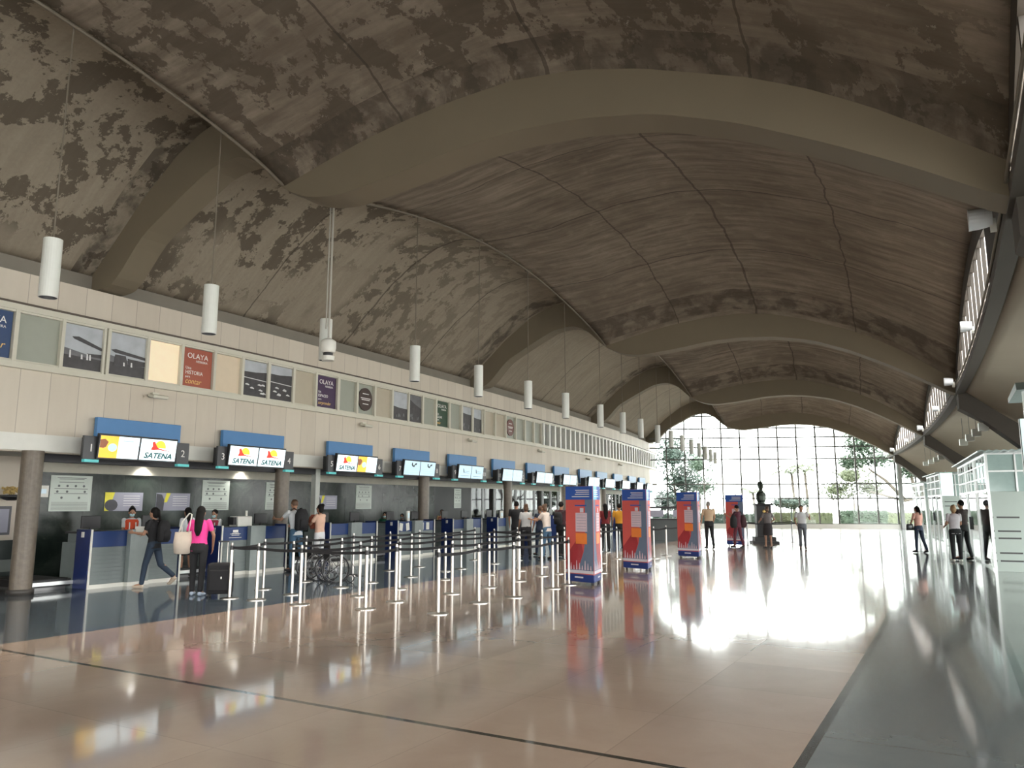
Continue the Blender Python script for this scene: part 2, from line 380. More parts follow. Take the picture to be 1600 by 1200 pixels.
# conduit following the crease between aisle and nave
cp = []
for i in range(250):
    s = -10 + i * .27; q = zc(s) - .05
    cp.append(hp(s, uc(s), q))
tag(MB().tube(cp, .026, 6).build('conduit_pipe', mat('old_pipe', (.17, .145, .11), .7), smooth=True), 'thin grey conduit pipe running along the ceiling crease', 'pipe')

# floor
struct(grid_mesh('floor', frange(-24, 8, 8) + frange(9, 70, 61), lambda s: [(u, 0) for u in frange(-21, 11, 16)], FLOOR, smooth=False))

# left wall: ledge, fascia, upper wall
struct(sweep('trim_10', [(-16.6, 6.1), (-16.05, 6.1), (-16.05, 6.62), (-16.6, 6.62)], -24, 62, LEDGE))
struct(sweep('wall_left_top', [(-16.1, 5.62), (-15.8, 5.62), (-15.8, 6.26), (-16.1, 6.26)], -24, 61.5, WALL, n=86))
struct(sweep('wall_left_middle', [(-16.1, 2.72), (-15.8, 2.72), (-15.8, 4.33), (-16.1, 4.33)], -24, 61.5, WALL, n=86))
struct(sweep('trim_11', [(-15.86, 4.33), (-15.68, 4.33), (-15.68, 4.45), (-15.86, 4.49)], -24, 61.5, CREAM, n=86))
struct(sweep('trim_12', [(-15.86, 5.48), (-15.74, 5.48), (-15.74, 5.60), (-15.86, 5.62)], -24, 61.5, CREAM, n=86))
struct(sweep('trim_17', [(-15.86, 5.60), (-15.70, 5.60), (-15.70, 5.635), (-15.86, 5.65)], -24, 61.5, mat('dark_brown_flashing', (.10, .08, .06), .6), n=86))
struct(sweep('trim_13', [(-15.86, 2.74), (-15.70, 2.74), (-15.70, 3.07), (-15.86, 3.07)], -24, 61.5, WHITE, n=86))
struct(sweep('trim_14', [(-16.3, 2.56), (-16.05, 2.56), (-16.05, 2.74), (-16.3, 2.74)], 8.7, 61, mat('dark_lintel', (.03, .03, .035), .5)))
struct(sweep('ceiling_counter_hall', [(-18.2, 2.74), (-15.8, 2.74), (-15.8, 2.82), (-18.2, 2.82)], -24, 61.5, mat('soffit_grey', (.42, .42, .38), .7)))
# wall behind the frieze so that the glazed corridor reads as a lit room
struct(sweep('wall_left_corridor', [(-18.6, 4.2), (-18.5, 4.2), (-18.5, 6.1), (-18.6, 6.1)], -24, 61.5, mat('corridor_wall', (.45, .43, .36), .7)))
struct(sweep('floor_corridor', [(-18.6, 4.2), (-16.1, 4.2), (-16.1, 4.3), (-18.6, 4.3)], -24, 61.5, LEDGE))
struct(sweep('ceiling_corridor', [(-18.6, 6.1), (-16.0, 6.1), (-16.0, 6.2), (-18.6, 6.2)], -24, 61.5, LEDGE))
# back wall of the check-in recess
UB = -17.9
BWALL = mat('warm_beige_wall', (.56, .50, .42), .6, var=.04)
struct(sweep('wall_left_lobby', [(UB - .2, 0), (UB, 0), (UB, 2.74), (UB - .2, 2.74)], -24, 9.75, BWALL))
struct(sweep('wall_left_marble', [(UB - .2, 0), (UB, 0), (UB, 2.42), (UB - .2, 2.42)], 9.75, 26.9, MARBLE))
struct(sweep('wall_left_dark', [(UB - .2, 0), (UB, 0), (UB, 2.42), (UB - .2, 2.42)], 26.9, 30.2, mat('black_shutter', (.008, .008, .008), .5)))
struct(sweep('trim_15', [(UB - .15, 2.42), (UB + .06, 2.42), (UB + .06, 2.74), (UB - .15, 2.74)], 9.75, 61.5, mat('header_beige', (.45, .43, .36), .6)))
struct(sweep('wall_left_parapet', [(UB - .2, 0), (UB, 0), (UB, 1.0), (UB - .2, 1.0)], 30.2, 61.5, mat('pale_grey_wall', (.45, .47, .43), .5)))
w = struct(thing('window_60', '', '')); del w['label'], w['category']
fr = MB()
for s in frange(30.3, 61, 24):
    c = hp(s, UB - .08); mx = Matrix.Translation(c) @ Matrix.Rotation(hrot(s), 4, 'Z'); fr.box(-.04, .04, -.05, .05, 1.0, 2.42, mx)
fr.build('window_frame', DSTEEL, w)
sweep('pane', [(UB - .1, 1.0), (UB - .09, 1.0), (UB - .09, 2.42), (UB - .1, 2.42)], 30.2, 61, TGLASS, parent=w)
# end of building beyond the recess
struct(sweep('baseboard_left', [(UB, 0), (UB + .02, 0), (UB + .02, .1), (UB, .1)], -24, 9.75, mat('dark_skirting', (.06, .055, .05), .5)))
# outer wall behind corridor roof (left side of shells)
struct(sweep('wall_left_outer', [(-16.9, 6.2), (-16.6, 6.2), (-16.6, 6.9), (-16.9, 6.9)], -24, 62, LEDGE))

# right side: beam, conduit, lunettes
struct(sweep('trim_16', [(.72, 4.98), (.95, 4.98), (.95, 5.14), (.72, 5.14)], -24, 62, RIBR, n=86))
tag(MB().tube([hp(s, .70, 5.17) for s in frange(-20, 60, 80)], .022, 6).build('conduit_pipe', mat('old_pipe', (), 0), smooth=True), 'thin pale conduit along the right eave beam', 'pipe')
def zed(s): return nave_z(s, .75)
FINM = mat('white_fin_concrete', (.8, .74, .70), .7, var=.05)
DARKF = mat('dark_mullion', (.045, .038, .03), .7)
wi = 70
for a, b in zip(FR, FR[1:]):
    e = struct(thing('window_%d' % wi, '', '')); del e['label'], e['category']; wi += 1
    # arched surround
    ss = frange(a + RT, b, 60); mb = MB(); vs = []
    for s in ss:
        zt = zed(s) + .1; t = (s - a - RT) / (b - a - RT); zb = max(5.14, zt - .1 - (.42 if .25 < t < .96 else 9))
        zb = max(5.14, min(zb, zt - .02))
        for u in (.76, .84): vs += [hp(s, u, zt), hp(s, u, zb)]
    fs = []
    for i in range(60):
        o = 4 * i; fs += [(o, o + 4, o + 5, o + 1), (o + 2, o + 3, o + 7, o + 6), (o + 1, o + 5, o + 7, o + 3), (o, o + 2, o + 6, o + 4)]
    mb.add(vs, fs); mb.build('surround', DARKF, e)
    npitch = 11
    for i in range(npitch):
        s = a + RT + (b - a - RT) * (.27 + .68 * i / (npitch - 1)); zt = zed(s) - .38
        if zt < 5.35: continue
        mx = Matrix.Translation(hp(s, 0)) @ Matrix.Rotation(hrot(s), 4, 'Z')
        MB().box(-.05, .05, -.83, -.77, 5.14, zt, mx).build('mullion', DARKF, e)
        MB().box(-.03, .03, -1.25, -.83, 5.14, zt + .05, mx).build('fin', FINM, e)
# right aisle shells
AF = [(0.95, 5.05), (1.2, 4.85), (1.8, 4.35), (2.4, 3.9), (3.2, 3.2), (4.0, 2.4), (5.2, 1.3)]
AM = [(0.95, 5.0), (2, 4.95), (3, 4.7), (4, 4.25), (5.2, 3.6)]
def aisle_row(s):
    q = g(s); return [(u, interp(AF, u) * (1 - q) + interp(AM, u) * q) for u in frange(.95, 5.2, 16)]
AISLE = mat('aisle_concrete', (.30, .255, .195), .8, var=.12, vscale=.6)
struct(grid_mesh('ceiling_aisle', SS, aisle_row, AISLE, thick=0.14))
def aisle_rib(i, sf):
    us = frange(.78, 5.2, 14); vs = []; fs = []
    up = lambda u: interp([(.7, 5.1)] + AF, u) + .03; lo = lambda u: interp([(.78, 4.55), (1.42, 4.12), (1.94, 3.63), (3.2, 2.5), (4.0, 1.6), (4.9, 0)], u)
    for s in (sf, sf + .75):
        for u in us: vs += [hp(s, u, up(u)), hp(s, u, lo(u))]
    n = len(us); N = 2 * n
    for j in range(n - 1):
        a = 2 * j; fs += [(a, a + 2, a + 3, a + 1), (N + a, N + a + 1, N + a + 3, N + a + 2), (a + 1, a + 3, N + a + 3, N + a + 1), (a, N + a, N + a + 2, a + 2)]
    fs += [(0, 1, N + 1, N), (2 * n - 2, N + 2 * n - 2, N + 2 * n - 1, 2 * n - 1)]
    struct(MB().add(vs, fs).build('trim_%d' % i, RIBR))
for i, sf in enumerate(FR[1:]): aisle_rib(20 + i, sf)

# ---------------------------------------------------------------- end window wall
WA, WB = Vector((10.3, 57.6, 0)), Vector((32.5, 54.5, 0))
wd = (WB - WA).normalized(); wl = (WB - WA).length
wrot = math.atan2(wd.y, wd.x)
e = struct(thing('window_1', '', '', WA, wrot)); del e['label'], e['category']
MUL = mat('thin_steel_mullion', (.12, .12, .11), .6)
for i in range(17):
    x = 17.07 - 1.335 * (12.75 - i) if False else 17.25 - 1.335 * (13 - i)
    if x < 0 or x > wl: continue
    MB().box(x - .05, x + .05, -.05, .05, .3, 9.4).build('mullion', MUL, e)
for z in (.3, 2.12, 3.16, 4.97, 5.85, 6.55, 7.25, 8.2):
    MB().box(0, wl, -.03, .03, z - .045, z + .045).build('transom', MUL, e)
MB().box(0, wl, -.01, .01, .3, 9.4).build('pane', TGLASS, e)
struct(MB().box(0, wl, -.15, .15, 0, .3).xf(Matrix.Translation(WA) @ Matrix.Rotation(wrot, 4, 'Z')).build('wall_end_sill', WHITE))
t = struct(thing('trim_30', '', '', WA + wd * 17.45, wrot)); del t['label'], t['category']
MB().box(-.12, .12, -.35, -.05, 0, 5.6).build('post', mat('grey_post', (.42, .45, .44), .5), t, bevel=.02)
# unseen wall added behind the camera to hold back daylight, open low down
struct(MB().box(-.3, 0, -6, 18, 3.0, 10.5).xf(Matrix.Translation(hp(-20, 0)) @ Matrix.Rotation(hrot(0), 4, 'Z')).build('wall_back_blocker', BWALL))
# left short wall closing between recess and end window
p0 = hp(60.9, -15.8)

# ---------------------------------------------------------------- outdoors
struct(MB().box(-120, 160, 60.5, 260, -.35, -.15).build('ground', mat('pale_pavement', (.5, .5, .46), .8)))
struct(MB().box(-160, -3, -60, 60, -.4, -.2).xf(Matrix.Translation((-18, 0, 0))).build('ground_left', mat('pale_pavement', (), 0)))
struct(MB().box(22, 160, -60, 60, -.4, -.2).build('ground_right', mat('pale_pavement', (), 0)))
LEAF = [mat('green_leaves', (.034, .060, .034), .6, var=.5, vscale=3), mat('yellow_green_leaves', (.068, .082, .038), .6, var=.5, vscale=3), mat('blue_green_leaves', (.032, .056, .042), .6, var=.5, vscale=3)]
BARK = mat('grey_bark', (.09, .075, .06), .9, var=.3)
def leaves(mb, c, r, n, sz):
    for _ in range(n):
        v = Vector((random.gauss(0, 1), random.gauss(0, 1), random.gauss(0, 1))).normalized() * random.random() ** .4
        p = Vector(c) + Vector((v.x * r[0], v.y * r[1], v.z * r[2]))
        a = Vector((random.uniform(-1, 1), random.uniform(-1, 1), random.uniform(-1, 1))).normalized(); b = a.orthogonal().normalized()
        k = sz * random.uniform(.6, 1.3); mb.add([p - a * k, p + b * k * .5, p + a * k, p - b * k * .5], [(0, 1, 2, 3)])
def tree(x, y, h, blobs, lf, label, trunk=.18, n=900, branches=()):
    t = thing('tree', label, 'tree', (x, y, -.2))
    mb = MB().tube([(0, 0, 0), (.1, 0, h * .4), (-.1, .1, h * .8)], [trunk, trunk * .7, trunk * .4], 8)
    for b in branches: mb.tube(b, [trunk * .6, trunk * .45, trunk * .25][:len(b)], 6)
    mb.build('trunk', BARK, t, smooth=True)
    m = MB()
    for c, r in blobs: leaves(m, c, r, n, .17); m.ball(Vector(c) + Vector((0, .3, 0)), (r[0] * .45, r[1] * .3, r[2] * .4), 10, 7)
    m.build('foliage', LEAF[lf], t)
tree(36.0, 68, 7.5, [((-5.2, 0, 6.9), (1.5, 1.4, .8)), ((-3.6, 0, 5.9), (1.9, 1.2, .8)), ((-6, 0, 5.6), (1.2, 1, .7)), ((-1.6, 0, 7.4), (2.2, 1.2, .8)), ((-1.0, 0, 5.0), (1.1, 1, .9)), ((-4.4, 0, 7.8), (2.4, 1.2, .7))], 0, 'green leafy tree with bare twisting boughs, right of the end window', .3, 700,
     [((0, 0, 2.6), (-1.6, 0, 2.2), (-4.6, 0, 3.0)), ((-1.6, 0, 2.3), (-3.2, 0, 4.0), (-4.6, 0, 5.0)), ((-.5, 0, 2.5), (-.9, 0, 4.4), (-1.5, 0, 6.4)), ((.2, 0, 2.5), (1.6, 0, 4), (2.2, 0, 6.6))])
tree(32.5, 74, 5.0, [((0, 0, 4.6), (2.2, 1.2, 1.5)), ((-1.4, 0, 3.2), (1.9, 1, .9)), ((1.8, 0, 3.4), (1.4, 1, .9))], 1, 'yellow-green tree behind the hedge, right of centre', .12, 600)
tree(13.8, 66, 6.5, [((0, 0, 6.0), (1.8, 1.2, 1.8)), ((.8, 0, 3.9), (1.7, 1, 1.2)), ((-.6, 0, 2.2), (1.2, 1, .9))], 2, 'bluish green tree outside the left part of the end window', .16, 900)
tree(16.6, 69, 6.5, [((0, 0, 5.4), (1.6, 1.2, 1.6)), ((.3, 0, 3.4), (1.8, 1, .9))], 0, 'loose green tree second from the left outside the window', .14, 350)
def palm(x, y, h, label):
    t = thing('palm_tree', label, 'palm tree', (x, y, -.2))
    MB().tube([(0, 0, 0), (.12, 0, h * .5), (0, 0, h)], [.17, .13, .12], 8).build('trunk', BARK, t, smooth=True)
    m = MB()
    for k in range(13):
        a = k * 2.4; L = 1.9; up = random.uniform(.25, .9); pts = [Vector((math.cos(a) * L * q, math.sin(a) * L * q, h + up * math.sin(q * 2.3) * 1.1 - q * q * .5)) for q in (0, .25, .5, .75, 1)]
        m.tube(pts, .025, 4)
        for i in range(16):
            q = (i + 1) / 17; j = min(3, int(q * 4)); p = pts[j].lerp(pts[j + 1], q * 4 - j); sd = Vector((-math.sin(a), math.cos(a), 0))
            for sg in (-1, 1):
                tip = p + sd * sg * .5 * (1 - abs(q - .45)) + Vector((math.cos(a) * .18, math.sin(a) * .18, -.22)); w = Vector((math.cos(a), math.sin(a), 0)) * .035
                m.add([p - w, p + w, tip], [(0, 1, 2)])
    m.build('fronds', LEAF[1], t)
palm(24.6, 68, 4.6, 'yellow-green palm left of the centre outside the window')
palm(26.9, 71, 4.9, 'yellow-green palm right of the bust, outside the window')
palm(23.6, 76, 3.0, 'small palm behind the bronze bust outdoors')
def shrub(x0, x1, y, z1, lf, label, n, trim=True):
    m = MB()
    for _ in range(n):
        p = Vector((random.uniform(x0, x1), y + random.uniform(-.5, .5), random.uniform(-.1, z1))); a = Vector((random.uniform(-1, 1), random.uniform(-1, 1), random.uniform(-1, 1))).normalized(); b = a.orthogonal().normalized()
        m.add([p - a * .1, p + b * .05, p + a * .1, p - b * .05], [(0, 1, 2, 3)])
    m.box(x0 + .1, x1 - .1, y - .38, y + .38, -.2, z1 - .1)
    tag(m.build('hedge', LEAF[lf], None), label, 'hedge')
shrub(27.2, 31.0, 64.5, 1.25, 0, 'clipped green hedge outside the end window', 1800)
shrub(31.3, 36.5, 66, 1.1, 1, 'loose light green hedge right of the clipped one', 1100)
shrub(21.8, 26.9, 65.5, 1.1, 1, 'sparse yellow-green shrubs behind the bronze bust', 1100)
shrub(11.5, 21.3, 64.5, 1.0, 2, 'long low hedge outside the left half of the window', 2200)
m = MB(); leaves(m, (22.9, 63.8, 1.8), (1.7, .7, .5), 900, .12)
m.ball((22.9, 63.8, 1.8), (1.4, .5, .38)); m.tube([(22.9, 63.8, -.2), (22.9, 63.8, 1.5)], .07, 6)
tag(m.build('round_bush', LEAF[2]), 'rounded green bush just behind the bronze bust outdoors', 'bush')

# ---------------------------------------------------------------- frieze: windows, posters and fins
BLANK = mat('frosted_pane_grey', (.34, .36, .30), .35, var=.05); BLANK2 = mat('frosted_pane_beige', (.47, .42, .32), .4, var=.05)
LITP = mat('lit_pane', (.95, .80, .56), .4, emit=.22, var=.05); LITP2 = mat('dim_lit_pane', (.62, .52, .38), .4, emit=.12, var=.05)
PSKY = mat('photo_sky', (.46, .49, .52), .4, var=.3, vscale=3); PDARK = mat('photo_dark', (.055, .052, .055), .4, var=.5, vscale=8); PMID = mat('photo_mid_grey', (.15, .15, .16), .4, var=.4, vscale=6); PLITE = mat('photo_light', (.7, .7, .7), .4, var=.1)
POSTR, POSTP, POSTG, POSTN = mat('brick_red_print', (.38, .095, .055), .45, var=.04), mat('dark_purple_print', (.055, .025, .075), .45), mat('dark_green_print', (.02, .06, .03), .45), mat('navy_print', (.03, .065, .16), .45)
INKW, INKY = mat('white_ink', (.85, .83, .8), .5, var=.0), mat('yellow_ink', (.85, .55, .2), .5, var=0)
OVAL = mat('dark_brown_oval', (.05, .028, .022), .4); OVALR = mat('maroon_oval', (.14, .035, .025), .4)
mods = [(2.1, 2.94), (3.06, 3.9), (4.0, 4.9), (5.0, 5.85), (5.97, 6.85), (6.97, 7.84), (7.94, 8.78), (8.90, 9.74), (9.96, 10.86), (10.96, 11.82), (11.92, 12.80), (12.92, 13.76), (13.86, 14.72), (14.80, 15.66), (15.8, 16.64), (16.74, 17.62), (17.78, 18.56), (18.7, 19.5), (19.64, 20.48), (20.62, 21.48), (21.6, 22.38), (22.52, 23.3), (23.44, 24.28), (24.42, 25.22), (25.38, 26.12), (26.28, 27.0), (27.28, 28.2), (28.3, 29.25), (29.35, 30.3), (30.4, 31.3), (31.45, 32.35), (32.5, 33.3)]
kinds = 'GGGGGNGABLRMCDGPGOBEFKVGHIBGQGDD'
kinds = ['blank'] * 5 + ['navy', 'blank', 'plane', 'plane2', 'lit', 'red', 'lit2', 'field', 'field2', 'blankb', 'purple', 'blank', 'oval', 'blankb', 'scene', 'scene2', 'blank', 'green', 'blank', 'dark', 'dark2', 'blankb', 'blankb', 'ovalr', 'blank', 'blank', 'blank']
def poster(sm, w, name, label, cat='poster'):
    return thing(name, label, cat, hp(sm, -15.8), hrot(sm))
for i, ((a, b), kd) in enumerate(zip(mods, kinds)):
    sm, w = (a + b) / 2, (b - a); h = w / 2
    e = struct(thing('window_%d' % (i + 2), '', '', hp(sm, -15.8), hrot(sm))); del e['label'], e['category']
    f = MB().box(-h - .07, -h, -.05, .1, 4.45, 5.5).box(h, h + .05, -.05, .1, 4.45, 5.5).box(-h, h, -.03, .08, 4.45, 4.50).box(-h, h, -.03, .08, 5.44, 5.5)
    f.build('window_frame', CREAM, e)
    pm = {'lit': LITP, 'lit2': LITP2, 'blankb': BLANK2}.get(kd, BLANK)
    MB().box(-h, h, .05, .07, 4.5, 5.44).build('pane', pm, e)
    z0, z1 = 4.51, 5.43; y0, y1 = .02, .045
    if kd in ('plane', 'plane2'):
        t = poster(sm, w, 'photo_print', 'black and white photograph of %s' % ('people beside an old plane with a long wing' if kd == 'plane' else 'an old propeller plane seen from the front'), 'photograph')
        MB().box(-h, h, y0, y1, z0, z1).build('print', PSKY, t)
        MB().prism([(-h, z0), (h, z0), (h, 4.86), (.1, 4.84), (-h, 4.93)], .012, .02).build('hills', PMID, t)
        MB().prism([(-h, z0), (h, z0), (h, 4.76), (-h, 4.78)], .006, .012).build('airfield', PDARK, t)
        m = MB()
        if kd == 'plane':
            m.prism([(-.24, 5.17), (-.1, 5.19), (h, 5.02), (h, 4.96), (-.2, 5.13)], .0, .006); m.prism([(.1, 4.86), (h, 4.88), (h, 4.8), (.15, 4.8)], 0, .006)
        else:
            m.prism([(-.4, 5.04), (-.3, 5.07), (h, 4.98), (h, 4.92), (-.3, 4.99)], 0, .006); m.prism([(-.3, 4.95), (-.05, 4.95), (.02, 4.72), (-.32, 4.72)], 0, .006); m.prism([(0, 4.9), (h, 4.88), (h, 4.78), (.05, 4.72)], 0, .006)
        m.build('aeroplane', PDARK, t)
        for q in ((-.28, .16), (-.03, .1), (.09, .13), (.15, .12)) if kd == 'plane' else ((-.1, .08), (.08, .1)): MB().prism([(q[0], 4.72), (q[0] + .04, 4.72), (q[0] + .03, 4.72 + q[1]), (q[0], 4.72 + q[1])], -.004, .0).build('figure', PLITE, t)
    elif kd in ('field', 'field2', 'scene', 'scene2', 'dark', 'dark2'):
        lab = {'field': 'grey photograph of small planes on an airfield, left half', 'field2': 'grey photograph of small planes on an airfield, right half', 'scene': 'photograph of a crowd under a cloudy sky', 'scene2': 'photograph of dark trees beside a pale road', 'dark': 'dark photograph of a hillside, left half', 'dark2': 'dark photograph of a hillside, right half'}[kd]
        t = poster(sm, w, 'photo_print', lab, 'photograph')
        MB().box(-h, h, y0, y1, z0, z1).build('print', PSKY if kd != 'scene2' else PMID, t)
        hz = {'field': (5.13, 5.19), 'field2': (5.19, 5.23), 'scene': (4.95, 4.9), 'scene2': (5.3, 5.0), 'dark': (5.2, 5.15), 'dark2': (5.1, 5.05)}[kd]
        MB().prism([(-h, z0), (h, z0), (h, hz[1]), (0, sum(hz) / 2 - .02), (-h, hz[0])], .01, .02).build('hills', PDARK, t)
        m = MB()
        if kd.startswith('field'):
            m.prism([(-h, 4.97), (h, 4.93), (h, 4.95), (-h, 4.99)], .004, .01)
            for q in range(7): x = random.uniform(-h + .05, h - .15); z = random.uniform(4.58, 4.84); m.prism([(x, z), (x + .13, z - .015), (x + .14, z + .01), (x + .06, z + .04), (x + .01, z + .02)], .004, .01)
        else:
            for q in range(6): x = random.uniform(-h + .03, h - .1); z = random.uniform(4.55, 4.7); m.prism([(x, z), (x + .06, z), (x + .05, z + .09), (x + .01, z + .08)], .004, .01)
        m.build('highlights', PLITE if kd.startswith('field') else PMID, t)
    elif kd in ('red', 'purple', 'green', 'navy'):
        lab = {'red': 'brick red poster reading OLAYA HERRERA Una HISTORIA para contar', 'purple': 'dark purple poster reading OLAYA HERRERA Un ESPACIO', 'green': 'dark green poster with pale lettering in the window band', 'navy': 'navy blue poster cut by the left edge of the photo'}[kd]
        t = poster(sm, w, 'wall_poster', lab)
        MB().box(-h + .02, h - .02, .02, .045, z0, z1).build('poster_sheet', {'red': POSTR, 'purple': POSTP, 'green': POSTG, 'navy': POSTN}[kd], t)
        y = .015
        if kd == 'navy':
            text('lettering', 'OLAYA', .19, INKW, t, (0, y, 5.24)); text('lettering', 'HERRERA', .075, INKW, t, (.15, y, 5.11)); text('lettering', 'volar', .2, INKY, t, (.1, y, 4.75), shear=.3)
        else:
            text('lettering', 'OLAYA', .185, INKW, t, (0, y, 5.25)); text('lettering', 'HERRERA', .08, INKW, t, (.12, y, 5.13))
            ws = {'red': ('Una', 'HISTORIA', 'para', 'contar'), 'purple': ('Un', 'ESPACIO', 'para', 'sorprender'), 'green': ('Un', 'LUGAR', 'para', 'volar')}[kd]
            text('lettering', ws[0], .10, INKW, t, (-.33, y, 4.95), align='LEFT'); text('lettering', ws[1], .13 if kd == 'red' else .12, INKW, t, (-.33, y, 4.84), align='LEFT', sx=.88)
            text('lettering', ws[2], .08, INKW, t, (-.33, y, 4.74), align='LEFT'); text('lettering', ws[3], .19 if kd == 'red' else .13, INKY, t, (-.33, y, 4.63), align='LEFT', shear=.3, sx=.9)
    elif kd in ('oval', 'ovalr'):
        t = poster(sm, w, 'round_sign', 'dark brown round sign hanging in a pane of the window band' if kd == 'oval' else 'reddish brown round sign in a far pane of the window band', 'sign')
        pts = [(.34 * math.cos(2 * PI * k / 32), 4.97 + .36 * math.sin(2 * PI * k / 32)) for k in range(32)]
        MB().prism(pts, .0, .04).build('disc', OVAL if kd == 'oval' else OVALR, t)
        m = MB()
        for z, ww in ((5.14, .15), (5.0, .24), (4.95, .2), (4.82, .14)): m.box(-ww, ww, -.004, 0, z - .012, z + .012)
        m.build('lettering', INKW, t)
s = 33.55; nf = 0
while s < 60.6:
    e = struct(thing('window_%d' % (100 + nf), '', '', hp(s, -15.8), hrot(s))); del e['label'], e['category']
    MB().box(-.09, .09, -.10, .22, 4.46, 5.5).build('fin', WHITE, e)
    MB().box(.09, .68, .10, .12, 4.5, 5.44).build('pane', mat('dark_glass', (.10, .11, .11), .1), e)
    s += .765; nf += 1

# ---------------------------------------------------------------- round columns
colpos = [(8.42, -15.72, 'leftmost'), (15.63, -15.95, 'second from the left'), (22.89, -15.95, 'third from the left, behind the screens 7 and 8'), (29.85, -15.95, 'fourth from the left'), (36.9, -15.95, 'fifth from the left'), (44.1, -15.95, 'sixth from the left'), (51.3, -15.95, 'seventh from the left')]
for s, u, lb in colpos:
    t = thing('round_column', 'polished granite round column, %s' % lb, 'column', hp(s, u), 0, 'round columns along the check-in hall')
    MB().cone((0, 0, 0), (0, 0, 2.74), .195, .195, 32).build('shaft', COLM, t, smooth=False)
    MB().cone((0, 0, 0), (0, 0, .10), .235, .235, 32).build('base_ring', mat('dark_skirting', (), 0), t)
    t.children[0].data.polygons.foreach_set('use_smooth', [len(p.vertices) == 4 for p in t.children[0].data.polygons])
tag(MB().box(-.09, .09, -.09, .09, 0, 2.74).xf(Matrix.Translation(hp(17.2, -16.1)) @ Matrix.Rotation(hrot(17), 4, 'Z')).build('square_post', mat('pale_grey_wall', (), 0), bevel=.01), 'slim pale square post just right of the second column', 'post')

# ---------------------------------------------------------------- check-in boards, screens, numbers
SK = [9.73, 13.18, 17.2, 20.6, 24.15, 27.8, 31.3, 34.7, 38.6, 41.8, 45.6, 49.6, 53.0]
SCW = mat('screen_white', (.80, .93, .98), .3, emit=.85, var=.02); SCB = mat('screen_pale_blue', (.50, .68, .76), .3, emit=.6, var=.02)
SYEL, SRED, SGRN, SORA, SGRY, SDRK = mat('screen_yellow', (.92, .80, .05), .4, emit=.8, var=.03), mat('screen_red', (.75, .04, .02), .4, emit=.7, var=.03), mat('screen_dark_green', (.01, .10, .10), .6, emit=.15, var=0), mat('screen_amber', (.90, .55, .06), .4, emit=.7, var=.05), mat('screen_grey', (.45, .55, .60), .4, emit=.5, var=0), mat('screen_black', (.02, .04, .04), .4, emit=.1, var=0)
def screen(k, side, kind, loc_s, u, label):
    t = thing('display_screen', label, 'screen', hp(loc_s, u, 2.87), hrot(loc_s), 'flight screens above the check-in counters')
    t.rotation_euler = (R(7), 0, hrot(loc_s)); W, H = .46, .25; y = -.043
    MB().box(-W, W, -.04, .05, -H - .01, H + .01).build('housing', BLACK, t, bevel=.006)
    W -= .025; H -= .025
    MB().box(-W, W, y, -.039, -H, H).build('panel', SCB if kind in 'LP' else SCW, t)
    if kind == 'S':
        MB().prism([(.06 * math.cos(a) * 2.3 + .03, .045 + .085 * math.sin(a) * 1.9) for a in frange(0, PI, 14)], y - .004, y).build('sun_emblem', SYEL, t)
        MB().prism([(-.17, .16), (-.12, .18), (-.05, .075), (.0, .035), (.27, -.01), (.27, -.02), (.0, .01), (-.13, -.005), (-.19, .0), (-.155, .08)], y - .008, y - .004).build('bird_emblem', SRED, t)
        text('lettering', 'SATENA', .165, SGRN, t, (0, y - .004, -.13), sx=1.12, shear=.25, off=.004)
    elif kind == 'Y':
        MB().box(-W, -.04, y - .003, y, -H, H).build('amber_side', SORA, t)
        MB().ball((-.16, y - .006, -.01), (.10, .004, .085)).build('round_picture', SCB, t)
        MB().prism([(-W, -.02), (-W, .14), (-.34, .16), (-.26, .10), (-.30, .0), (-.36, -.03)], y - .006, y - .003).build('portrait_shape', mat('screen_brown', (.30, .10, .04), .4, emit=.3), t)
        m = MB().box(.06, .30, y - .004, y, .13, .155)
        for z in (.05, -.01, -.05, -.12, -.19): m.box(.05, .33, y - .004, y, z, z + .008)
        m.build('text_lines', SGRY, t)
    elif kind == 'L':
        MB().prism([(-.04, .17), (.0, .17), (.02, .1), (.08, .08), (.14, .15), (.24, .17), (.22, .11), (.14, .1), (.1, .03), (.0, .05), (-.05, .1)], y - .004, y).build('bird_emblem', SDRK, t)
        m = MB()
        for z in (-.02, -.08, -.15): m.box(-.35, .33, y - .004, y, z, z + .010)
        m.build('text_lines', SGRY, t)
    else:
        m = MB().prism([(-.14, .12), (-.10, .10), (-.05, -.02), (-.08, -.05), (-.12, .02)], y - .004, y)
        for z in (.02, -.04, -.15): m.box(-.02 if z > -.1 else -.3, .3, y - .004, y, z, z + .010)
        m.build('text_lines', SGRY if k > 4 else SDRK, t)
KS = ['YS', 'SS', 'SY', 'LL', 'PP', 'PP', 'PP', 'PP', 'PP', 'PP', 'PP', 'PP', 'PP']
KN = {'S': 'SATENA sun and bird logo', 'Y': 'amber and white notice', 'L': 'pale blue page with a black emblem', 'P': 'pale text page'}
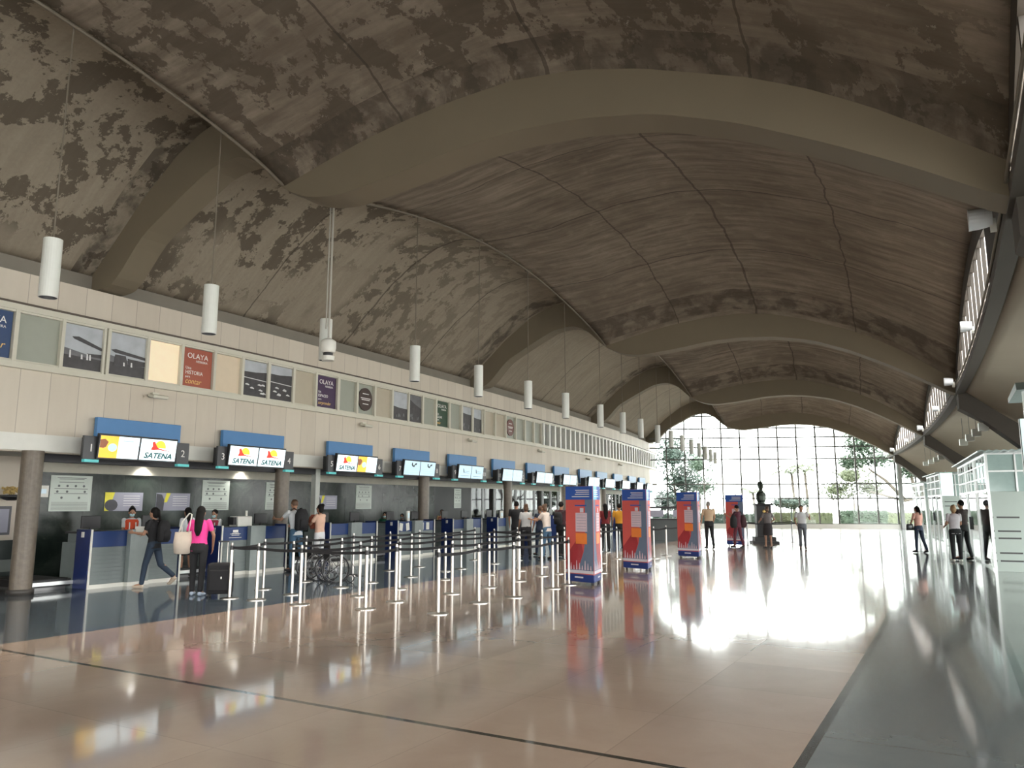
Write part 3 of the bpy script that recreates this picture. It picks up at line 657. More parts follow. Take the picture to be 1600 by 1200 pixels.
for k, sk in enumerate(SK):
    a, b = 2 * k + 1, 2 * k + 2
    t = thing('sign_board', 'blank sky-blue board above the screens of counters %d and %d' % (a, b), 'sign board', hp(sk + 1.02, -15.66), hrot(sk + 1.02), 'blue boards above the check-in counters')
    MB().box(-1.02, 1.02, -.05, .05, 2.8, 3.52).build('board', BOARD, t, bevel=.006)
    MB().box(-.7, -.66, .05, .14, 2.9, 3.3).box(.66, .7, .05, .14, 2.9, 3.3).build('bracket', DSTEEL, t)
    screen(k, 0, KS[k][0], sk + .12, -15.08, 'left screen above counter %d with %s' % (a, KN[KS[k][0]]))
    screen(k, 1, KS[k][1], sk + 1.08, -15.08, 'right screen above counter %d with %s' % (b, KN[KS[k][1]]))
    t = thing('screen_bracket', 'dark support bar under the screens of counters %d and %d' % (a, b), 'bracket', hp(sk + .6, -15.08), hrot(sk), 'screen support bars')
    MB().box(-.9, 1.0, .06, .12, 2.66, 2.74).build('bar', BLACK, t); MB().box(-.5, -.46, .1, .7, 2.68, 2.73).build('arm', BLACK, t); MB().box(.6, .64, .1, .7, 2.68, 2.73).build('arm', BLACK, t)
    for n, ds in ((a, -.47), (b, 1.80)):
        t = thing('counter_number_sign', 'charcoal plate with white number %d beside the screens' % n, 'number sign', hp(sk + ds, -15.15), hrot(sk), 'counter number plates')
        MB().box(-.16, .16, -.03, .03, 2.60, 3.07).build('plate', GREYD, t, bevel=.004); MB().box(-.02, .16, .03, .28, 2.62, 3.05).build('housing', BLACK, t)
        MB().box(-.13, .17, -.05, .05, 2.54, 2.595).build('light_strip', TEAL, t)
        text('numeral', str(n), .22, INKW, t, (.0, -.034, 2.82))

# ---------------------------------------------------------------- check-in desks
def make_desk():
    t = thing('check_in_desk', 'x', 'check-in desk'); W = 2.12
    MB().box(.02, W - .02, .06, .85, .0, 1.10).build('body', GREYL, t)
    MB().box(0, W, .10, .95, 1.10, 1.14).build('worktop', BLACK, t)
    for x0, x1 in ((.04, .79), (1.29, W - .04)):
        m = MB().box(x0, x1, .045, .06, .08, .83)
        for z in frange(.10, .74, 8): m.box(x0, x1, .03, .046, z, z + .068)
        m.build('slatted_front', GREYL, t)
    for x0, x1 in ((.04, .80), (1.28, W - .04)): MB().box(x0, x1, .025, .06, .83, 1.15).build('upper_panel', NAVY2, t, bevel=.003)
    MB().box(.80, 1.28, -.10, .06, 0.08, 1.17).build('pillar', mat('light_grey_laminate', (.22, .255, .25), .35), t, bevel=.004)
    MB().box(.79, 1.29, -.11, .06, 0, .08).box(.03, .79, .02, .06, 0, .08).box(1.29, W - .03, .02, .06, 0, .08).build('kick_strip', WHITE, t)
    for x in (0, W): MB().cone((x, 0, 0), (x, 0, 1.19), .022, .022, 10).build('corner_post', WHITE, t)
    MB().box(-.03, .01, .02, .48, 0, 1.19).build('side_panel', NAVY, t, bevel=.003)
    MB().box(-.03, .01, .48, .95, 0, .92).build('side_panel', GREYL, t)
    MB().box(W - .01, W + .03, .02, .45, 0, 1.19).build('side_panel', NAVY, t, bevel=.003)
    MB().box(-.05, -.035, .20, .28, 1.03, 1.14).build('socket_plate', WHITE, t)
    return t
def dup(root):
    r = root.copy(); COL.objects.link(r)
    for ch in list(root.children):
        c = ch.copy(); COL.objects.link(c); c.parent = r
        for gch in list(ch.children):
            d = gch.copy(); COL.objects.link(d); d.parent = c
    return r
desk0 = make_desk(); used = False
belt0 = thing('baggage_belt', 'x', 'baggage belt')
MB().box(.1, .94, .3, 1.9, .06, .20).build('belt_body', BLACK, belt0); MB().box(.14, .9, .35, 1.85, .20, .215).build('belt_surface', mat('rubber_belt', (.02, .02, .02), .7), belt0)
MB().box(.1, .94, .22, .30, .10, .17).build('front_lip', ALU, belt0); MB().box(.1, .94, 1.9, 1.95, 0, .95).build('rear_panel', mat('dark_panel', (.03, .04, .038), .3), belt0)
MB().box(.18, .86, 1.87, 1.9, .3, .55).build('flap', mat('grey_flap', (.16, .18, .17), .4), belt0); MB().box(.14, .9, .4, 1.8, 0, .06).build('base', DSTEEL, belt0)
for k, sk in enumerate(SK):
    d = desk0 if k == 0 else dup(desk0); s = sk + 1.0
    d.location = hp(s, -15.38) - Matrix.Rotation(hrot(s), 3, 'Z') @ Vector((1.06, 0, 0)); d.rotation_euler = (0, 0, hrot(s))
    d['label'] = 'grey and blue double check-in desk under the screens %d and %d' % (2 * k + 1, 2 * k + 2); d['group'] = 'double check-in desks'
    bt = belt0 if k == 0 else dup(belt0); s = sk - .62
    bt.location = hp(s, -15.62) - Matrix.Rotation(hrot(s), 3, 'Z') @ Vector((.5, 0, 0)); bt.rotation_euler = (0, 0, hrot(s))
    bt['label'] = 'dark baggage belt left of the desk with screen %d' % (2 * k + 1); bt['group'] = 'baggage belts'
# things on the desks
def at_desk(k, x, y): s = SK[k] + 1.0; return hp(s, -15.38) + Matrix.Rotation(hrot(s), 3, 'Z') @ Vector((x - 1.06, y, 1.14))
def monitor(k, x, lb, yaw=180):
    t = thing('computer_monitor', lb, 'monitor', at_desk(k, x, .55), hrot(SK[k]) + R(yaw), 'monitors on the check-in desks')
    MB().box(-.21, .21, -.02, .02, .06, .32).build('display', BLACK, t, bevel=.008); MB().box(-.02, .02, -.02, .03, 0, .1).build('stand', BLACK, t); MB().box(-.11, .11, -.08, .08, 0, .012).build('foot', BLACK, t)
for k in range(8):
    if k != 1: monitor(k, .3, 'low black monitor on the left side of the desk under screen %d' % (2 * k + 1))
    monitor(k, 1.7 if k != 5 else 1.4, 'low black monitor on the right side of the desk under screen %d' % (2 * k + 2))
t = thing('printer', 'white ticket printer on the desk under screens 3 and 4', 'printer', at_desk(1, .95, .5), hrot(13))
MB().box(-.18, .28, -.16, .16, 0, .26).build('case', WHITE, t, bevel=.02); MB().box(-.28, -.18, -.1, .1, .05, .24).build('paper_feed', BLACK, t); MB().box(.2, .24, -.02, .02, .26, .4).build('paper', WHITE, t)
t = thing('paper_stand', 'upright white paper box on the desk under screens 7 and 8', 'box', at_desk(3, 1.1, .4), hrot(20)); MB().box(-.07, .07, -.03, .03, 0, .34).build('box', WHITE, t); MB().box(-.04, .04, -.034, -.03, .1, .28).build('print', SGRY, t)
t = thing('notice_card', 'white notice card standing on the desk under screens 11 and 12', 'card', at_desk(5, .95, .3), hrot(28)); MB().box(-.13, .13, -.01, .01, 0, .30).build('card', WHITE, t); MB().box(-.08, .08, -.014, -.01, .08, .22).build('print', SGRY, t)
for q, (x, r) in enumerate(((.18, 8), (.55, -10), (1.38, 3), (1.72, 0))):
    t = thing('paper_sheet', 'white paper on the desk front under screens 7 and 8, %s' % ['far left', 'second from the left', 'second from the right', 'far right'][q], 'paper', at_desk(3, x, .015) - Vector((0, 0, .16)), hrot(21), 'papers taped to a desk front')
    MB().box(-.09, .09, -.003, .003, -.12, .12, Matrix.Rotation(R(r), 4, 'Y')).build('sheet', WHITE, t)
t = thing('desk_emblem', 'white crest and lettering on the blue front of the desk under screen 3', 'emblem', at_desk(1, .42, .02) - Vector((0, 0, .15)), hrot(14))
m = MB().box(-.08, .08, -.003, 0, .03, .09)
for z, w_ in ((-.01, .16), (-.045, .12), (-.1, .19)): m.box(-w_, w_, -.003, 0, z, z + .012)
m.build('emblem_print', INKW, t)
text('lettering', 'SATENA', .06, INKW, t, (0, -.004, .0))

# ---------------------------------------------------------------- posters on the marble
PAPER = mat('notice_paper', (.60, .66, .60), .5, var=.04); GREYP = mat('lilac_grey_print', (.30, .30, .37), .45, var=.04); INKD = mat('dark_ink', (.12, .13, .13), .5); YEL = mat('yellow_print', (.72, .66, .05), .5); DKP = mat('dark_print', (.05, .05, .06), .5, var=.5)
def wallthing(nm, lb, cat, s, z=0, u=UB, grp=None): return thing(nm, lb, cat, hp(s, u, z), hrot(s), grp)
for q, (s, w_, lb) in enumerate(((10.66, .98, 'leftmost, between the first column and the desk'), (15.05, .93, 'above the gap between screens 2 and 3'), (17.45, .80, 'partly behind the second column'), (21.97, .88, 'behind the screens 5 and 6'), (28.9, .6, 'on the black shutter beyond the third column'))):
    t = wallthing('notice_poster', 'tall white notice poster with small icons, %s' % lb, 'poster', s, 0, UB, 'white notice posters on the marble wall')
    MB().box(-w_ / 2, w_ / 2, -.015, 0, 1.54, 2.36).build('sheet', PAPER, t)
    m = MB()
    for z, f in ((2.30, .35), (2.27, .3), (2.2, .3), (2.05, .4), (1.94, .4)): m.box(-w_ * f, w_ * f, -.018, -.015, z, z + .012)
    for z in frange(1.58, 1.74, 6): m.box(-w_ * .45, w_ * .42, -.018, -.015, z, z + .007)
    m.build('text_lines', INKD, t)
    m = MB()
    for z, xs in ((2.12, (-.3, -.1, .1, .3)), (1.99, (-.33, -.1, .33)), (1.85, (-.22, .2))):
        for x in xs: m.cone((x * w_, -.018, z), (x * w_, -.015, z), .028, .028, 10)
    m.build('icons', INKD, t)
for s, lb in ((12.1, 'grey poster with a black tyre picture above the first desk'), (13.6, 'grey poster with dark figure and yellow stripe, right of the walking woman'), (19.9, 'grey and yellow poster between the two middle columns')):
    t = wallthing('grey_poster', lb, 'poster', s, 0, UB, 'grey posters on the marble wall')
    MB().box(-.51, .51, -.015, 0, 1.54, 1.99).build('sheet', GREYP, t)
    MB().prism([(-.51, 1.54), (-.40, 1.54), (-.26, 1.99), (-.51, 1.99)] if s < 13 else [(-.28, 1.75), (-.2, 1.75), (-.1, 1.99), (-.22, 1.99)], -.019, -.015).build('yellow_shape', YEL, t)
    MB().prism([(-.44 + .17 * math.cos(a) + .1, 1.68 + .14 * math.sin(a)) for a in frange(0, 2 * PI, 14)[:-1]] if s < 13 else [(-.51, 1.54), (-.3, 1.54), (-.28, 1.8), (-.36, 1.95), (-.51, 1.97)], -.023, -.019).build('dark_picture', DKP, t)
    m = MB()
    for z in frange(1.66, 1.9, 4): m.box(-.02, .42, -.019, -.015, z, z + .01)
    m.build('text_lines', INKW, t)
t = wallthing('small_notice', 'small white square notice right of the first column', 'notice', 9.98, 0); MB().box(-.12, .12, -.012, 0, 1.86, 2.12).build('sheet', WHITE, t); MB().box(-.07, .07, -.016, -.012, 1.94, 2.04).build('print', SGRY, t)
t = wallthing('wall_switch', 'small white wall switch low beside the first column', 'switch', 9.86, 0); MB().box(-.03, .03, -.02, 0, 1.42, 1.58).build('switch_plate', WHITE, t)
t = wallthing('wall_planter', 'black wall bowl holding yellow flowers left of the first column', 'planter', 9.12, 0, UB + .02)
MB().rings([((0, -.25, 1.78), .08, .08), ((0, -.25, 1.83), .2, .2), ((0, -.25, 1.9), .25, .24)], 20).box(-.03, .03, -.1, 0, 1.8, 1.88).build('bowl', BLACK, t, smooth=True)
m = MB()
for _ in range(60): a = random.uniform(0, 6.28); r = random.uniform(0, .17); m.ball((r * math.cos(a), -.25 + r * math.sin(a), 1.93 + random.uniform(0, .13)), .03, 6, 4)
m.build('flowers', mat('straw_flowers', (.5, .36, .14), .8, var=.5), t)
t = wallthing('wall_frame', 'dark framed notice board at the far left wall', 'notice board', 8.95, 0); MB().box(-.32, .32, -.03, 0, 1.05, 1.66).build('frame', mat('dark_frame', (.09, .09, .10), .5), t); MB().box(-.27, .27, -.034, -.03, 1.1, 1.6).build('sheet', GREYP, t)
t = thing('self_service_kiosk', 'tall black and navy self-service kiosk cut by the left edge', 'kiosk', hp(7.5, -16.9), hrot(7.5) )
MB().prismz([(-.3, -.3), (.3, -.3), (.3, .3), (-.3, .3)], 0, .72).build('base', BLACK, t, bevel=.01); MB().box(-.26, .26, -.2, .2, .72, 1.75).build('head', NAVY, t, bevel=.02); MB().box(-.2, .2, -.215, -.2, 1.0, 1.5).build('screen', SDRK, t); MB().ball((.1, -.21, 1.6), (.03, .01, .03)).build('logo', YEL, t)

# recessed downlights (lamps that are on)
LAMPG = mat('lamp_glow', (1, .98, .92), .4, emit=14, var=0)
for q, (s, u, lb, p) in enumerate(((12.55, -17.68, 'above the first desk', 60), (15.9, -17.68, 'near the second column', 60), (28.0, -16.9, 'third from the left', 14), (31.5, -16.9, 'fourth from the left', 20), (33.2, -16.9, 'fifth from the left', 20), (36.0, -16.9, 'sixth from the left', 20), (13.4, -16.6, 'front row between the first two desks', 12), (18.2, -16.6, 'front row over the third desk', 12), (24.5, -16.6, 'front row over the fifth desk', 12))):
    t = thing('downlight', 'round glowing downlight in the check-in soffit, %s' % lb, 'ceiling light', hp(s, u, 2.74), 0, 'downlights over the check-in desks')
    MB().cone((0, 0, -.02), (0, 0, .0), .10, .11, 20).build('rim', WHITE, t); MB().cone((0, 0, -.024), (0, 0, -.02), .085, .085, 20).build('diffuser', LAMPG, t)
    ld = bpy.data.lights.new('downlight_lamp', 'SPOT'); ld.energy = p; ld.spot_size = R(130); ld.spot_blend = .6; ld.shadow_soft_size = .06; ld.color = (1, .97, .9)
    lo = bpy.data.objects.new('downlight_lamp', ld); COL.objects.link(lo); lo.parent = t; lo.location = (0, 0, -.05)

# emergency lights below the frieze
for q, (s, lb) in enumerate(((11.15, 'leftmost'), (18.95, 'second from the left'), (25.9, 'third from the left'), (33.0, 'fourth from the left'), (40.3, 'fifth from the left'), (47.5, 'sixth from the left'))):
    t = thing('emergency_light', 'small cream emergency light on the wall below the window band, %s' % lb, 'wall light', hp(s, -15.8, 4.17), hrot(s), 'emergency lights under the window band')
    MB().box(-.09, .09, -.1, 0, -.05, .05).build('base', CREAM, t, bevel=.01); MB().box(-.2, .2, -.3, -.08, -.04, .03, Matrix.Rotation(R(12), 4, 'X')).build('lamp_housing', CREAM, t, bevel=.02)
    MB().box(-.17, .17, -.28, -.1, -.055, -.04, Matrix.Rotation(R(12), 4, 'X')).build('diffuser', mat('grey_diffuser', (.3, .29, .26), .4), t)

# ---------------------------------------------------------------- pendant lamps
PL = [5.87, 8.62, 11.58, 14.79, 17.89, 21.05, 24.1, 27.7, 30.6, 33.4] + [36.6 + 3.05 * i for i in range(8)]
ORD = ['first', 'second', 'third', 'fourth', 'fifth', 'sixth', 'seventh', 'eighth', 'ninth', 'tenth', 'eleventh', 'twelfth', 'thirteenth', 'fourteenth', 'fifteenth', 'sixteenth', 'seventeenth', 'eighteenth']
LAMPW = mat('lamp_white_enamel', (.66, .68, .63), .4, var=.04)
for i, s in enumerate(PL):
    c = hp(s, -11.0, 4.6); top = zc(s) - 4.6 if uc(s) < -10.99 else min(left_z(s, -11), 99) - 4.6
    t = thing('pendant_lamp', 'white cylinder pendant lamp on a thin rod, %s from the left' % ORD[i], 'pendant lamp', c, 0, 'cylinder pendant lamps along the crease')
    MB().rings([((0, 0, .14), .105, .105), ((0, 0, .002), .113, .113), ((0, 0, .002), .118, .118), ((0, 0, .14), .118, .118)], 24, cap=False).build('inner_baffle', BLACK, t)
    MB().rings([((0, 0, .14), .118, .118), ((0, 0, 0), .118, .118), ((0, 0, 0), .125, .125), ((0, 0, .86), .125, .125)], 24).build('lamp_shade', LAMPW, t)
    MB().cone((0, 0, .10), (0, 0, .112), .05, .05, 16).build('bulb', LAMPG, t)
    ld = bpy.data.lights.new('pendant_bulb', 'SPOT'); ld.energy = 420; ld.spot_size = R(120); ld.spot_blend = .8; ld.shadow_soft_size = .06; ld.color = (1, .93, .82)
    lo = bpy.data.objects.new('pendant_bulb', ld); COL.objects.link(lo); lo.parent = t; lo.location = (0, 0, -.03)
    MB().cone((0, 0, .86), (0, 0, top), .012, .012, 6).build('rod', mat('old_pipe', (), 0), t); MB().cone((0, 0, top - .06), (0, 0, top + .02), .10, .10, 16).build('ceiling_rose', mat('old_pipe', (), 0), t)
# dome camera on its pole
t = thing('dome_camera', 'white dome security camera hanging on a long grey pole', 'security camera', hp(11.45, -10.8, 4.62), 0)
top = nave_z(11.45, -10.8) - 4.62
MB().cone((0, 0, .38), (0, 0, top), .022, .022, 8).build('pole', mat('grey_pole', (.42, .40, .35), .5), t); MB().cone((-.06, 0, .6), (-.06, 0, top - .1), .015, .015, 8).build('cable_tube', mat('grey_pole', (), 0), t)
MB().box(-.16, .16, -.06, .06, top - .03, top + .0).build('ceiling_plate', WHITE, t)
MB().rings([((0, 0, .40), .05, .05), ((0, 0, .34), .15, .15), ((0, 0, .2), .155, .155), ((0, 0, .12), .14, .14), ((0, 0, .10), .12, .12)], 20).build('housing', WHITE, t, smooth=True)
MB().ball((0, 0, .08), .10, 16, 10).build('dome', BLACK, t, smooth=True); MB().cone((0, 0, -.06), (0, 0, .03), .12, .13, 20).build('lower_ring', WHITE, t)

# floodlights on the right beam
for q, (s, sc, lb) in enumerate(((11.1, 1.0, 'nearest, large and round'), (17.8, .8, 'second, halfway along the first row of slats'), (25.9, .9, 'third, at the second arch'), (33.0, .8, 'fourth, under the second row of slats'), (41.2, .9, 'fifth, at the third arch'), (49, .8, 'sixth, near the end window'), (57, .9, 'seventh, at the corner of the end window'))):
    t = thing('floodlight', 'white floodlight on the right beam, %s' % lb, 'floodlight', hp(s, .66, 5.16), hrot(s), 'floodlights on the right eave beam')
    t.scale = (sc,) * 3
    MB().box(-.03, .03, -.02, .05, -.05, .12).build('bracket', WHITE, t)
    MB().rings([((0, .06, .14), .05, .05, Matrix.Rotation(R(90), 3, 'X')), ((0, .02, .14), .13, .11, Matrix.Rotation(R(90), 3, 'X')), ((0, .16, .14), .16, .13, Matrix.Rotation(R(90), 3, 'X')), ((0, .28, .14), .165, .135, Matrix.Rotation(R(90), 3, 'X'))][1:], 18).build('lamp_body', mat('pale_grey_enamel', (.75, .78, .80), .35), t, smooth=False)
# cube lamps hanging in the right aisle
for q, (s, u) in enumerate(((27.2, 1.42), (29.3, 1.42), (31.4, 1.42), (33.6, 1.42), (44, 1.6), (46, 1.6), (48.2, 1.6), (50.5, 1.6))):
    z = interp(AF, u) * (1 - g(s)) + interp(AM, u) * g(s)
    t = thing('box_lamp', 'white cube lamp hanging in the right aisle, %s of the %s four' % (['nearest', 'second nearest', 'second farthest', 'farthest'][q % 4], 'near' if q < 4 else 'far'), 'hanging lamp', hp(s, u, 3.9), hrot(s), 'cube lamps in the right aisle')
    MB().box(-.13, .13, -.13, .13, 0, .24).build('lamp_shade', LAMPW, t, bevel=.01); MB().cone((0, 0, .24), (0, 0, z - 3.93), .01, .01, 6).build('rod', DSTEEL, t)

# ---------------------------------------------------------------- queue stanchions
rows = {
 'A': [(10.27, -7.23), (11.79, -7.4), (12.81, -7.25), (14.57, -7.28), (15.39, -7.28)],
 'B': [(10.13, -8.58), (11.16, -8.74), (12.72, -8.56), (14.1, -8.52), (15.6, -8.6), (17.0, -8.7), (17.74, -8.61)],
 'C': [(10.01, -9.93), (11.49, -9.84), (12.9, -9.95), (15.1, -10.25), (16.71, -9.99), (18.08, -9.84), (19.6, -9.9)],
 'D': [(10.12, -11.1), (11.07, -11.15), (12.56, -11.21), (13.68, -11.3), (15.26, -11.32), (16.97, -11.44), (17.87, -11.49), (19.92, -11.58), (21.5, -11.6)],
 'E': [(10.04, -11.71), (11.47, -12.33), (13.1, -12.7), (14.9, -12.8), (16.43, -12.81), (17.87, -12.84), (21.05, -12.86)],
 'F': [(22.6, -8.0), (24.3, -8.1), (25.8, -8.1), (27.4, -8.0), (29.02, -7.9)],
 'G': [(21.6, -8.9), (23.6, -9.1), (25.6, -9.2), (27.6, -9.3)],
 'H': [(22.4, -10.4), (24.6, -10.3), (26.6, -10.5), (28.8, -10.5)],
}
RL = {'A': 'in the row nearest the camera', 'B': 'in the second queue row behind the nearest', 'C': 'in the middle queue row', 'D': 'in the fourth queue row, towards the desks', 'E': 'in the queue row closest to the desks', 'F': 'in the row between the printed columns', 'G': 'in the far queue behind the printed columns', 'H': 'in the far queue close to the distant desks'}
def stanchion(X, nxt, lb, grp, h=.97, dark=False):
    t = thing('queue_stanchion', lb, 'stanchion', X, 0, grp)
    MB().rings([((0, 0, 0), .17, .17), ((0, 0, .012), .17, .17), ((0, 0, .022), .10, .10), ((0, 0, .03), .04, .04)], 24).build('base', STEEL if not dark else DSTEEL, t)
    MB().cone((0, 0, .02), (0, 0, h - .1), .029, .029, 14).build('pole', STEEL if not dark else DSTEEL, t, smooth=False)
    MB().cone((0, 0, h - .1), (0, 0, h - .02), .033, .033, 14).build('belt_head', BLACK, t); MB().cone((0, 0, h - .02), (0, 0, h + .03), .024, .020, 12).build('cap', STEEL, t)
    if nxt is not None:
        d = nxt - X; L = d.length; m = MB(); pr = None; n = 10; dn = d.normalized(); sd = Vector((-dn.y, dn.x, 0)) * .002; vs = []; fs = []
        for i in range(n + 1):
            q = i / n; p = d * q + Vector((0, 0, h - .06 - .05 * L * .35 * 4 * q * (1 - q)))
            for z in (-.024, .024): vs += [p + sd + Vector((0, 0, z)), p - sd + Vector((0, 0, z))]
        for i in range(n):
            o = 4 * i; fs += [(o, o + 2, o + 6, o + 4), (o + 1, o + 5, o + 7, o + 3), (o, o + 4, o + 5, o + 1), (o + 2, o + 3, o + 7, o + 6)]
        m.add(vs, fs).build('belt', BLACKF, t)
for r, L in rows.items():
    for i, (s, u) in enumerate(L):
        nx = hp(*L[i + 1]) if i + 1 < len(L) and not (r == 'D' and i == 0) else None
        stanchion(hp(s, u), nx, 'steel belt stanchion %s' % RL[r], 'steel queue stanchions %s' % RL[r])
# short cross belts closing the lanes
def cross_belt(a, b, lb):
    A, B = hp(*a), hp(*b); d = B - A; n = 10; dn = d.normalized(); sd = Vector((-dn.y, dn.x, 0)) * .002; vs = []; fs = []
    for i in range(n + 1):
        q = i / n; p = d * q + Vector((0, 0, .91 - .07 * d.length * .25 * 4 * q * (1 - q)))
        for z in (-.024, .024): vs += [p + sd + Vector((0, 0, z)), p - sd + Vector((0, 0, z))]
    for i in range(n):
        o = 4 * i; fs += [(o, o + 2, o + 6, o + 4), (o + 1, o + 5, o + 7, o + 3), (o, o + 4, o + 5, o + 1), (o + 2, o + 3, o + 7, o + 6)]
    m = MB().add(vs, fs); m.v = [v + A for v in m.v]; tag(m.build('cross_belt', BLACKF), lb, 'belt', 'cross belts of the queue')
cross_belt((10.13, -8.58), (10.01, -9.93), 'black belt across the nearest end of the second and middle queue rows')
cross_belt((10.12, -11.1), (10.01, -9.93), 'black belt across the nearest end of the middle and fourth queue rows')
cross_belt((10.04, -11.71), (10.12, -11.1), 'short black belt between the two leftmost stanchions')
stanchion(hp(18.5, -7.75), None, 'single steel stanchion just left of the second printed column', None)
cross_belt((17.74, -8.61), (18.5, -7.75), 'black belt across the lane beside the first printed column')
cross_belt((19.6, -9.9), (19.92, -11.58), 'black belt across the far end of the middle and fourth rows')
# four dark posts round the bust
bp = [(Vector((9.9, 32.9, 0))), Vector((12.3, 33.3, 0)), Vector((12.75, 35.6, 0)), Vector((9.95, 35.6, 0))]
for i, p in enumerate(bp): stanchion(p, bp[(i + 1) % 4], 'dark barrier post round the bronze bust, %s' % ['front left', 'front right', 'back right', 'back left'][i], 'barrier posts round the bust', dark=True)

# ---------------------------------------------------------------- printed triangular columns
KRED, KBLUE, KDK, KWH, KLB, KOR, KGR, KPINK = mat('coral_red_print', (.62, .10, .085), .5, var=.12, vscale=1.2), mat('cobalt_print', (.02, .09, .40), .5), mat('navy_base_print', (.01, .035, .19), .35), mat('white_print', (.62, .62, .68), .4), mat('cyan_print', (.03, .42, .75), .35), mat('orange_print', (.85, .24, .05), .35), mat('slate_print', (.14, .19, .28), .5, var=.1), mat('pale_pink_print', (.66, .52, .58), .4)
KDR = mat('deep_red_print', (.36, .03, .04), .35)
def info_column(X, rz, lb):
    t = thing('printed_column', lb, 'information column', X, rz, 'triangular printed columns'); S = .80; Rr = S / math.sqrt(3)
    P = [Vector((Rr * math.cos(R(a)), Rr * math.sin(R(a)), 0)) for a in (-90, 30, 150)]      # vertex 0 towards local -Y
    MB().prismz([(p.x, p.y) for p in P], .17, 2.09).build('body', KRED, t, bevel=.012)
    q = [(p.x * 1.03, p.y * 1.03) for p in P]; MB().prismz(q, .06, .24).build('plinth', KDK, t, bevel=.03)
    for i, p in enumerate(P):
        w_ = MB().cone((p.x * .8 - .02, p.y * .8, .035), (p.x * .8 + .02, p.y * .8, .035), .035, .035, 12); w_.build('caster', BLACK, t); MB().box(p.x * .8 - .012, p.x * .8 + .012, p.y * .8 - .012, p.y * .8 + .012, .035, .08).build('caster_fork', DSTEEL, t)
    for i in range(3):
        A, B = P[i], P[(i + 1) % 3]; mid = (A + B) / 2; n = mid.normalized(); d = (B - A).normalized()
        if d.cross(Vector((0, 0, 1))).dot(n) < 0: d = -d
        # local face frame: x along d (reader's left to right), y = outward, z up
        mx = Matrix(((-d.x, n.x, 0, mid.x), (-d.y, n.y, 0, mid.y), (0, 0, 1, 0), (0, 0, 0, 1)))
        def bx(nm, m_, x0, x1, z0, z1, lay):
            MB().box(x0, x1, .002 + lay * .002, .004 + lay * .002, z0, z1, mx).build(nm, m_, t)
        H = S / 2 - .01; cyan_side = (-1 if i == 2 else 1)
        bx('top_band', KBLUE, -H, H, 1.80, 2.085, 0)
        if i == 0: bx('cyan_corner', KLB, *( (.0, H) if d.dot((A - mid)) < 0 else (-H, 0)), 1.80, 2.085, 1)
        # slate tone along the edge shared with the front vertex
        sgn = 1 if (mx.inverted() @ P[0]).x > 0 else -1
        xs = sorted((sgn * H, sgn * .17)); bx('slate_edge', KGR, xs[0], xs[1], .30, 1.80, 0)
        MB().prism([(sgn * -.05, .30), (sgn * .17, .30), (sgn * .17, .95), (sgn * .12, .7)], .003, .005, mx).build('river_shape', KGR, t)
        MB().prism([(sgn * -H, .30), (sgn * -.05, .30), (sgn * .1, .7), (sgn * .06, .86), (sgn * -.1, .92), (sgn * -H, .60)], .0025, .0045, mx).build('hill_shape', KDR, t)
        m = MB()
        for z, a0 in ((2.0, .05), (1.96, .03), (1.915, .06), (1.865, .15)): m.box(*sorted((sgn * -(a0 + .05), sgn * .30)), .006, .008, z - .008, z + .008, mx)
        m.build('heading_lines', INKW, t)
        m = MB().box(-.22, .12, .006, .008, 1.66, 1.69, mx).build('subtitle', KBLUE, t)
        bx('notice_panel', KPINK, -.23, .10, 1.12, 1.52, 2); bx('code_panel', KWH, -.13, -.03, 1.53, 1.62, 2); bx('orange_panel', KOR, -.22, .10, .86, 1.09, 2)
        m = MB()
        for z in frange(1.17, 1.47, 5): m.box(-.2, .07, .0085, .010, z, z + .006, mx)
        m.build('text_lines', KGR, t)
        m = MB()
        for k in range(9): x = -H + .05 + k * .08; hh = .09 + .05 * ((k * 7) % 3); m.prism([(x, .32), (x + .045, .32), (x + .03, .32 + hh), (x + .015, .32 + hh)], .0065, .0085, mx)
        m.build('figures_motif', KPINK, t)
        bx('white_strip', KWH, -H - .005, H + .005, .245, .31, 3); bx('dark_strip', KDK, -H, H, .31, .318, 3)
        MB().box(-.12, .12, .028, .03, .15, .18, mx).build('logo_strip', KWH, t)
for (x, y), rz, lb in (((1.62, 17.0), 13, 'red and blue printed column nearest the camera'), ((3.36, 20.5), 13, 'red and blue printed column second from the camera'), ((5.80, 25.2), 11, 'red and blue printed column third from the camera, left of the man in beige'), ((9.36, 32.4), 18, 'farthest printed column, behind the woman in maroon')):
    info_column(Vector((x, y, 0)), R(rz), lb)

# ---------------------------------------------------------------- bronze bust
BRZ = mat('dark_bronze', (.035, .045, .035), .35, .6, var=.4, vscale=8); GRAN = mat('dark_granite', (.008, .008, .009), .5, var=.5, vscale=20)
t = thing('bust_pedestal', 'tall dark granite pedestal on stepped base carrying the bronze bust', 'pedestal', (11.05, 34.3, 0), R(-8))
MB().box(-.56, .56, -.5, .5, 0, .12).box(-.45, .45, -.4, .4, .12, .30).build('steps', GRAN, t, bevel=.008); MB().prismz([(-.31, -.3), (.31, -.3), (.31, .3), (-.31, .3)], .30, 1.66).build('shaft', GRAN, t, bevel=.015); MB().box(-.38, .38, -.36, .36, 1.66, 1.73).build('cap', GRAN, t, bevel=.01)
MB().ball((.0, -.305, 1.40), (.07, .012, .07)).build('plaque', mat('brass_plaque', (.5, .35, .12), .3, .9), t)
b = MB(); b.rings([((0, 0, 0), .14, .12), ((0, 0, .05), .13, .11), ((0, 0, .12), .17, .13), ((0, .0, .28), .19, .14), ((0, 0, .40), .15, .12), ((0, 0, .45), .075, .075), ((.0, -.02, .53), .065, .07)], 20)
